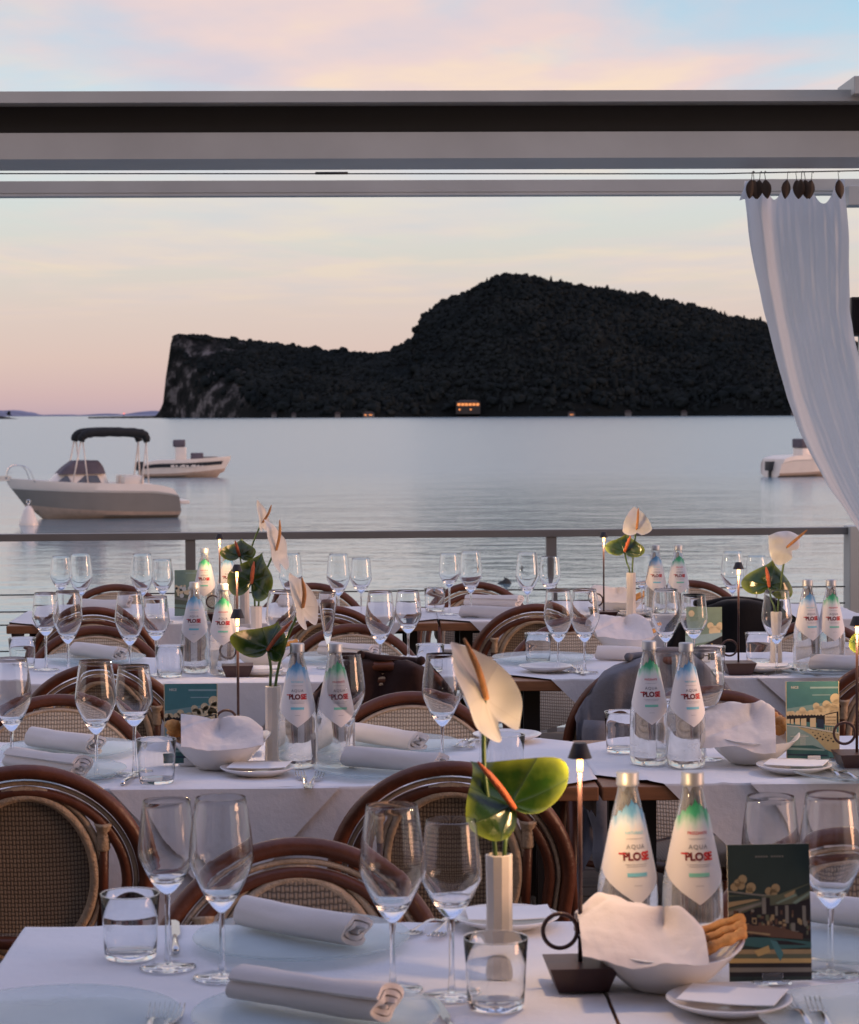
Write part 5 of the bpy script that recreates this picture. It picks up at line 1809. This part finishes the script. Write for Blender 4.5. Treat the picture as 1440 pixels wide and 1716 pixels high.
for u, v, rz, lab in [
    (1340, 1708, .10, 'left one of two forks at the bottom right corner'),
    (1378, 1712, .0, 'right one of two forks at the bottom right corner'),
    (255, 1722, .02, 'left fork at the bottom edge of the closest table'),
    (283, 1724, -.04, 'right fork at the bottom edge of the closest table'),
    (712, 1560, 2.7, 'fork between napkin roll and shorter glass, closest table'),
    (745, 1562, 2.9, 'fork just behind the shorter glass stem, closest table'),
    (508, 1310, .15, 'fork below the blue labelled second row bottle'),
    (528, 1312, -.1, 'fork below the gap of the second row bottle pair'),
    (1392, 1298, .2, 'left fork near the right edge in the second row'),
    (1414, 1302, .35, 'right fork near the right edge in the second row'),
    (774, 1251, 2.9, 'left fork behind the cream petal in the second row'),
    (795, 1252, 2.8, 'right fork behind the cream petal in the second row'),
    (960, 1124, .15, 'left fork beside the bare plate in the third row'),
    (974, 1126, 0, 'right fork beside the bare plate in the third row'),
    (1330, 1126, .2, 'left fork below the third row bottles at right'),
    (1346, 1128, .3, 'right fork below the third row bottles at right'),
    (672, 1106, 2.9, 'fork behind the dark brown jacket in the third row'),
    (268, 1262, 3.0, 'fork behind the tumbler and breadsticks in the second row')]:
    K_FORK.put(on(u, v), rz, lab)
for u, v, rz, lab in [
    (293, 1575, .12, 'knife left of the upper glass plate on the closest table'),
    (221, 1306, -.05, 'knife below the shorter wine glass in the second row'),
    (748, 1716, .15, 'knife at the bottom edge below the shorter wine glass'),
    (1446, 1310, .3, 'knife cut by the right edge in the second row')]:
    K_KNIFE.put(on(u, v), rz, lab)

# ---- bread bowls
for i, (u, v, rz, lab, nlab, nz, nh, blabs, brz, rolls) in enumerate([
    (1112, 1656, .25, 'large white bowl beside the dark green menu card', 'white napkin over the bowl beside the dark green menu card', -.05, (.038, -.03, .030, .006),
     ['breadstick highest in the bowl beside the dark green menu card', 'middle breadstick in the bowl beside the dark green menu card', 'lowest breadstick in the bowl beside the dark green menu card'], .15, False),
    (368, 1288, .15, 'white bowl beside the picture menu card at left', 'napkin over the white bowl at left in the second row', .05, (.038, .0, .075, .004, .72),
     ['knobbly bread roll in front of the left picture menu card', 'second knobbly bread roll touching the left napkin'], 2.9, True),
    (1258, 1279, .4, 'white bowl right of the two second row bottles', 'pointed napkin over the bowl left of the beach menu card', -.15, (.066, .25, .032, .022),
     ['round bread piece beside the beach menu card', 'small bread piece deep beside the pointed napkin'], .75, True),
    (1048, 1094, .2, 'white bowl behind the grey jacket', 'folded napkin with pink underside behind the grey jacket', .1, (.05, .1, .05, .006), ['breadstick tip behind the green labelled bottle cap'], .2, False),
    (1036, 1030, .1, 'white bowl at the back below the right flowers', 'pale napkin over the back row bowl', -.05, (.032, .0, .03, .004),
     ['upper breadstick in the back row bowl', 'lower breadstick in the back row bowl'], .3, False),
    (440, 1116, .2, 'white bowl behind the bright green flower', 'napkin in the bowl behind the bright green flower', .1, (.04, .0, .045, .004), ['bread piece behind the blue labelled bottle cap at left'], .2, False)]):
    p = on(u, v)
    K_BOWL.put(p, rz, lab)
    bread_napkin(nlab, p, nz, i * 3 + 2, *nh)
    breadsticks(p, brz, len(blabs), i + 5, blabs, rolls)

# ---- menu cards
plain('card_edge', (.72, .66, .52), .6, .04)
for nme, c in {'print_teal': (.075, .22, .235), 'print_teal_light': (.22, .36, .36), 'print_cream': (.70, .57, .36), 'print_sand': (.48, .39, .22), 'print_dark': (.018, .016, .02), 'print_sea': (.26, .38, .37),
               'print_deep': (.045, .14, .14), 'print_navy': (.03, .045, .085), 'print_pine': (.028, .050, .046), 'print_moss': (.12, .14, .09), 'print_tan': (.36, .28, .15), 'print_brown': (.13, .075, .05),
               'print_grey': (.22, .22, .19), 'print_pale': (.20, .29, .23), 'print_white': (.62, .62, .58), 'print_gold': (.55, .40, .16), 'print_sky': (.30, .44, .46)}.items():
    plain(nme, c, .45, .06, 60)
def picture(kind, w, h):
    m = MB()
    def P(x, y, lay): return (w * (x - .5), -.0016 - .00013 * lay, h * (1 - y))
    def poly(mat, lay, *pts):
        cx_ = sum(p[0] for p in pts) / len(pts)
        m.add([P(min(max(x, .0), 1.0), min(max(y, 0), 1.0), lay) for x, y in pts], [tuple(range(len(pts)))], mat)
    def rect(mat, lay, x0, y0, x1, y1): poly(mat, lay, (x0, y0), (x1, y0), (x1, y1), (x0, y1))
    def circ(mat, lay, x, y, r, n=14):
        poly(mat, lay, *[(x + r * cos(2 * pi * k / n), y + r * w / h * sin(2 * pi * k / n)) for k in range(n)])
    r = random.Random(21)
    if kind == 'beach':
        rect('print_teal', 0, 0, 0, 1, 1)
        poly('print_teal_light', 1, (0, .34), (1, .24), (1, .46), (0, .46))
        rect('print_sky', 1.5, .46, .068, 1, .09); rect('print_sky', 1.5, .50, .165, .84, .177)
        for (x, y, q) in ((.06, .41, .06), (.12, .40, .05), (.24, .41, .07), (.31, .365, .065), (.36, .41, .07), (.47, .41, .08), (.57, .31, .065), (.60, .37, .09), (.68, .35, .07), (.76, .29, .075), (.82, .34, .10), (.93, .22, .10), (.97, .30, .11), (.9, .36, .09)):
            circ('print_cream', 2, x, y, q)
        poly('print_cream', 2.2, (0, .43), (.3, .42), (.55, .40), (.8, .38), (.8, .44), (0, .46))
        pts = [(0, .475), (0, .42)]
        for k in range(24): pts.append((k / 34 + .01, .41 + .018 * (k % 2) + .006 * r.random()))
        pts += [(.78, .405), (1, .375), (1, .56), (.6, .52), (.3, .50), (0, .52)]
        m.add([P(x, y, 3) for x, y in pts], [tuple(range(len(pts)))], 'print_dark')
        for (x0, x1, y0, y1) in ((.01, .07, .47, .52), (.09, .14, .47, .53), (.17, .26, .465, .535), (.28, .38, .465, .55), (.45, .56, .46, .57)):
            poly('print_cream', 4, (x0, y0), (x1, y0 - .004), (x1, y1 + .006), (x0, y1))
        poly('print_navy', 4, (.58, .47), (.71, .48), (.71, .59), (.58, .575))
        poly('print_cream', 4, (.73, .425), (.95, .395), (.95, .565), (.73, .55))
        for row in range(3):
            for k in range(9): rect('print_brown', 5, .745 + k * .023, .44 + row * .04, .755 + k * .023, .462 + row * .04)
        for k in range(7): rect('print_cream', 5, .74 + k * .032, .57, .752 + k * .032, .62 + .004 * k)
        poly('print_sea', 4, (0, .56), (.2, .565), (.45, .66), (.72, .82), (.80, .92), (.8, 1), (0, 1))
        poly('print_white', 5, (0, .545), (.35, .56), (1, .645), (1, .66), (.3, .57), (0, .555))
        poly('print_sand', 5, (.2, .565), (1, .66), (1, .94), (.74, .85), (.60, .75), (.45, .66))
        for a in range(4):
            for k in range(6 - a // 2):
                x = .46 + .10 * k + .04 * a; y = .60 + .038 * a + .014 * k
                q = .008 + .004 * a
                if x < .98: poly('print_dark', 6, (x - q, y), (x, y - q * .8), (x + q * 1.3, y), (x, y + q * .7))
        rect('print_white', 6, .08, .68, .42, .688)
        for k in range(5): rect('print_white', 6, .27 + .02 * k, .66, .276 + .02 * k, .80)
        poly('print_deep', 5, (0, .80), (.5, .80), (.78, .87), (.82, 1), (0, 1)); poly('print_sea', 6, (0, .82), (.7, .85), (.72, .87), (0, .85)); poly('print_navy', 6, (0, .90), (.76, .92), (.78, .94), (0, .92))
        poly('print_dark', 7, (.78, 1), (.82, .95), (.88, .96), (.93, .90), (.99, .93), (.99, 1))
        rect('print_cream', 7, 0, 0, .013, 1); rect('print_cream', 7, .987, 0, 1, 1)
        v_, f_ = text_mesh('NICE', .0075, .0002)
        m.add([(w * (.17 - .5) + p.x, -.0026, h * (1 - .075) + p.y) for p in v_], f_, 'print_white')
    elif kind == 'village':
        rect('print_pine', 0, 0, 0, 1, 1)
        for x in range(11): 
            if x != 5: rect('print_grey', 1, .34 + .032 * x, .085, .362 + .032 * x, .096)
        for (x, y, q) in ((.08, .31, .05), (.12, .28, .045), (.18, .255, .055), (.16, .30, .05), (.28, .315, .06), (.26, .34, .045), (.5, .345, .05), (.58, .325, .055), (.55, .36, .05)):
            circ('print_tan', 2, x, y, q)
        poly('print_grey', 2.5, (0, .335), (.3, .36), (.7, .385), (.7, .395), (.3, .372), (0, .345))
        poly('print_moss', 3, (0, .37), (.4, .38), (.62, .37), (.8, .33), (1, .29), (1, .62), (0, .62))
        poly('print_pine', 4, (0, .38), (.35, .375), (.5, .40), (.2, .44), (0, .47))
        poly('print_tan', 5, (0, .42), (.3, .40), (.4, .405), (.1, .445), (0, .46)); poly('print_grey', 5, (0, .49), (.2, .455), (.4, .425), (.42, .435), (.2, .48), (0, .52))
        poly('print_tan', 5, (.68, .375), (.82, .335), (.8, .38), (.7, .395)); poly('print_pine', 5, (.82, .34), (1, .295), (1, .34), (.85, .39))
        poly('print_pale', 6, (.78, .43), (1, .35), (1, .37), (.82, .445)); poly('print_pale', 6, (.58, .43), (.82, .365), (.84, .38), (.6, .44))
        poly('print_dark', 6, (.5, .45), (.8, .44), (1, .40), (1, .70), (.5, .66), (.1, .56), (.1, .52), (.35, .46))
        for k in range(64):
            x = r.uniform(.06, .96); y = r.uniform(.47, .62) + .02 * x
            ww, hh = r.uniform(.018, .05), r.uniform(.015, .05)
            rect(r.choice(['print_brown', 'print_tan', 'print_grey', 'print_dark', 'print_brown', 'print_moss']), 6.5 + .05 * k / 4, x, y, min(x + ww, .99), y + hh)
        for (x, y, ww, hh) in ((.41, .39, .08, .12), (.57, .455, .05, .07), (.69, .45, .07, .13), (.90, .455, .07, .11), (.76, .58, .08, .06)):
            rect('print_dark', 7.6, x + ww * .6, y, x + ww * 1.2, y + hh); rect('print_grey', 7.5, x, y, x + ww * .7, y + hh)
        poly('print_brown', 8, (.05, .60), (.5, .59), (.9, .66), (.9, .70), (.5, .68), (.2, .645))
        poly('print_tan', 8.2, (.2, .632), (.5, .655), (.5, .668), (.22, .645)); poly('print_dark', 8.2, (0, .62), (.1, .625), (.25, .66), (.5, .675), (.2, .68), (0, .67))
        poly('print_deep', 8, (0, .67), (.2, .675), (.6, .69), (1, .72), (1, .76), (.55, .77), (.2, .74), (0, .73))
        poly('print_dark', 8.3, (.5, .70), (.7, .71), (.95, .74), (.9, .745), (.6, .735))
        for k in range(7):
            y = .765 + .033 * k
            poly(['print_tan', 'print_moss', 'print_gold', 'print_dark', 'print_grey', 'print_dark', 'print_pine'][k], 8 + .1 * k, (0, y), (1, y + .01), (1, y + .05), (0, y + .045))
        poly('print_teal', 9, (.5, .70), (.58, .71), (.66, .80), (.62, .86), (.57, .80)); poly('print_gold', 9, (.3, .78), (.48, .74), (.5, .79), (.35, .82))
    elif kind == 'night':
        rect('print_pale', 0, 0, 0, 1, 1)
        for (x, y, q) in ((.16, .12, .09), (.68, .32, .09), (.8, .42, .16), (.95, .33, .11)): circ('print_cream', 2, x, y, q)
        poly('print_sky', 2.5, (0, .5), (1, .44), (1, .56), (0, .66))
        poly('print_dark', 3, (0, .72), (.4, .68), (1, .50), (1, 1), (0, 1))
        for k in range(46):
            y = r.uniform(.62, .98); x = r.uniform(.04, .92)
            if y > .75 - .2 * x: rect(r.choice(['print_gold', 'print_cream', 'print_tan']), 4, x, y, x + .05, y + .028)
    else:
        rect('print_pale', 0, 0, 0, 1, 1)
        for x in range(8): rect('print_sky', 1, .40 + .06 * x, .06, .44 + .06 * x, .075)
        for k in range(26): circ(r.choice(['print_cream', 'print_white', 'print_dark', 'print_cream']), 2 + .1 * k / 3, r.uniform(.05, .55), r.uniform(.34, .56), r.uniform(.03, .08), 9)
        poly('print_moss', 1.5, (0, .45), (1, .55), (1, .8), (0, .75)); poly('print_grey', 1.8, (0, .58), (1, .66), (1, .72), (0, .63))
        poly('print_pale', 3.6, (0, .74), (1, .78), (1, 1), (0, 1)); poly('print_moss', 4, (0, .8), (1, .85), (1, .88), (0, .83))
    return m.mesh('picture_' + kind, smooth=False, recalc=False)
PIC = {}
for kind, u, v, w, h, rz, lean, lab in [
    ('village', 1292, 1425, .114, .186, .07, -.10, 'dark green menu card with a village picture, right of the covered bowl'),
    ('beach', 319, 1151, .120, .178, -.02, -.05, 'menu card with a teal beach picture at left behind the covered bowl'),
    ('beach', 1363, 1147, .119, .178, .05, -.06, 'menu card with a teal beach picture near the right edge'),
    ('night', 1180, 1021, .113, .178, .0, -.05, 'small menu card with golden lights before the black coat'),
    ('pale', 316, 958, .110, .178, .0, -.05, 'pale green menu card behind the third row bottles, by the left rail post')]:
    p = on(u, v, h * .99)
    o = thing('menu_card', lab, 'menu card', p + Vector((0, 0, .003)), rz, 'illustrated menu cards standing on the tables')
    m = MB(); m.box(-w / 2, w / 2, -.0012, .0012, 0, h)
    c = link('board', m.mesh('menu_board', 'card_edge', smooth=False), o, None, (lean, 0, 0))
    if kind not in PIC: PIC[kind] = picture(kind, w, h)
    link('picture', PIC[kind], c)
    m = MB(); m.box(-.026, .026, -.016, .012, -.0025, .0015); m.box(-.014, .014, -.016, -.0105, .0015, .014)
    link('holder', m.mesh('menu_holder', 'clear_glass' if kind == 'village' else 'paper', smooth=False, bevel=.0006), o)
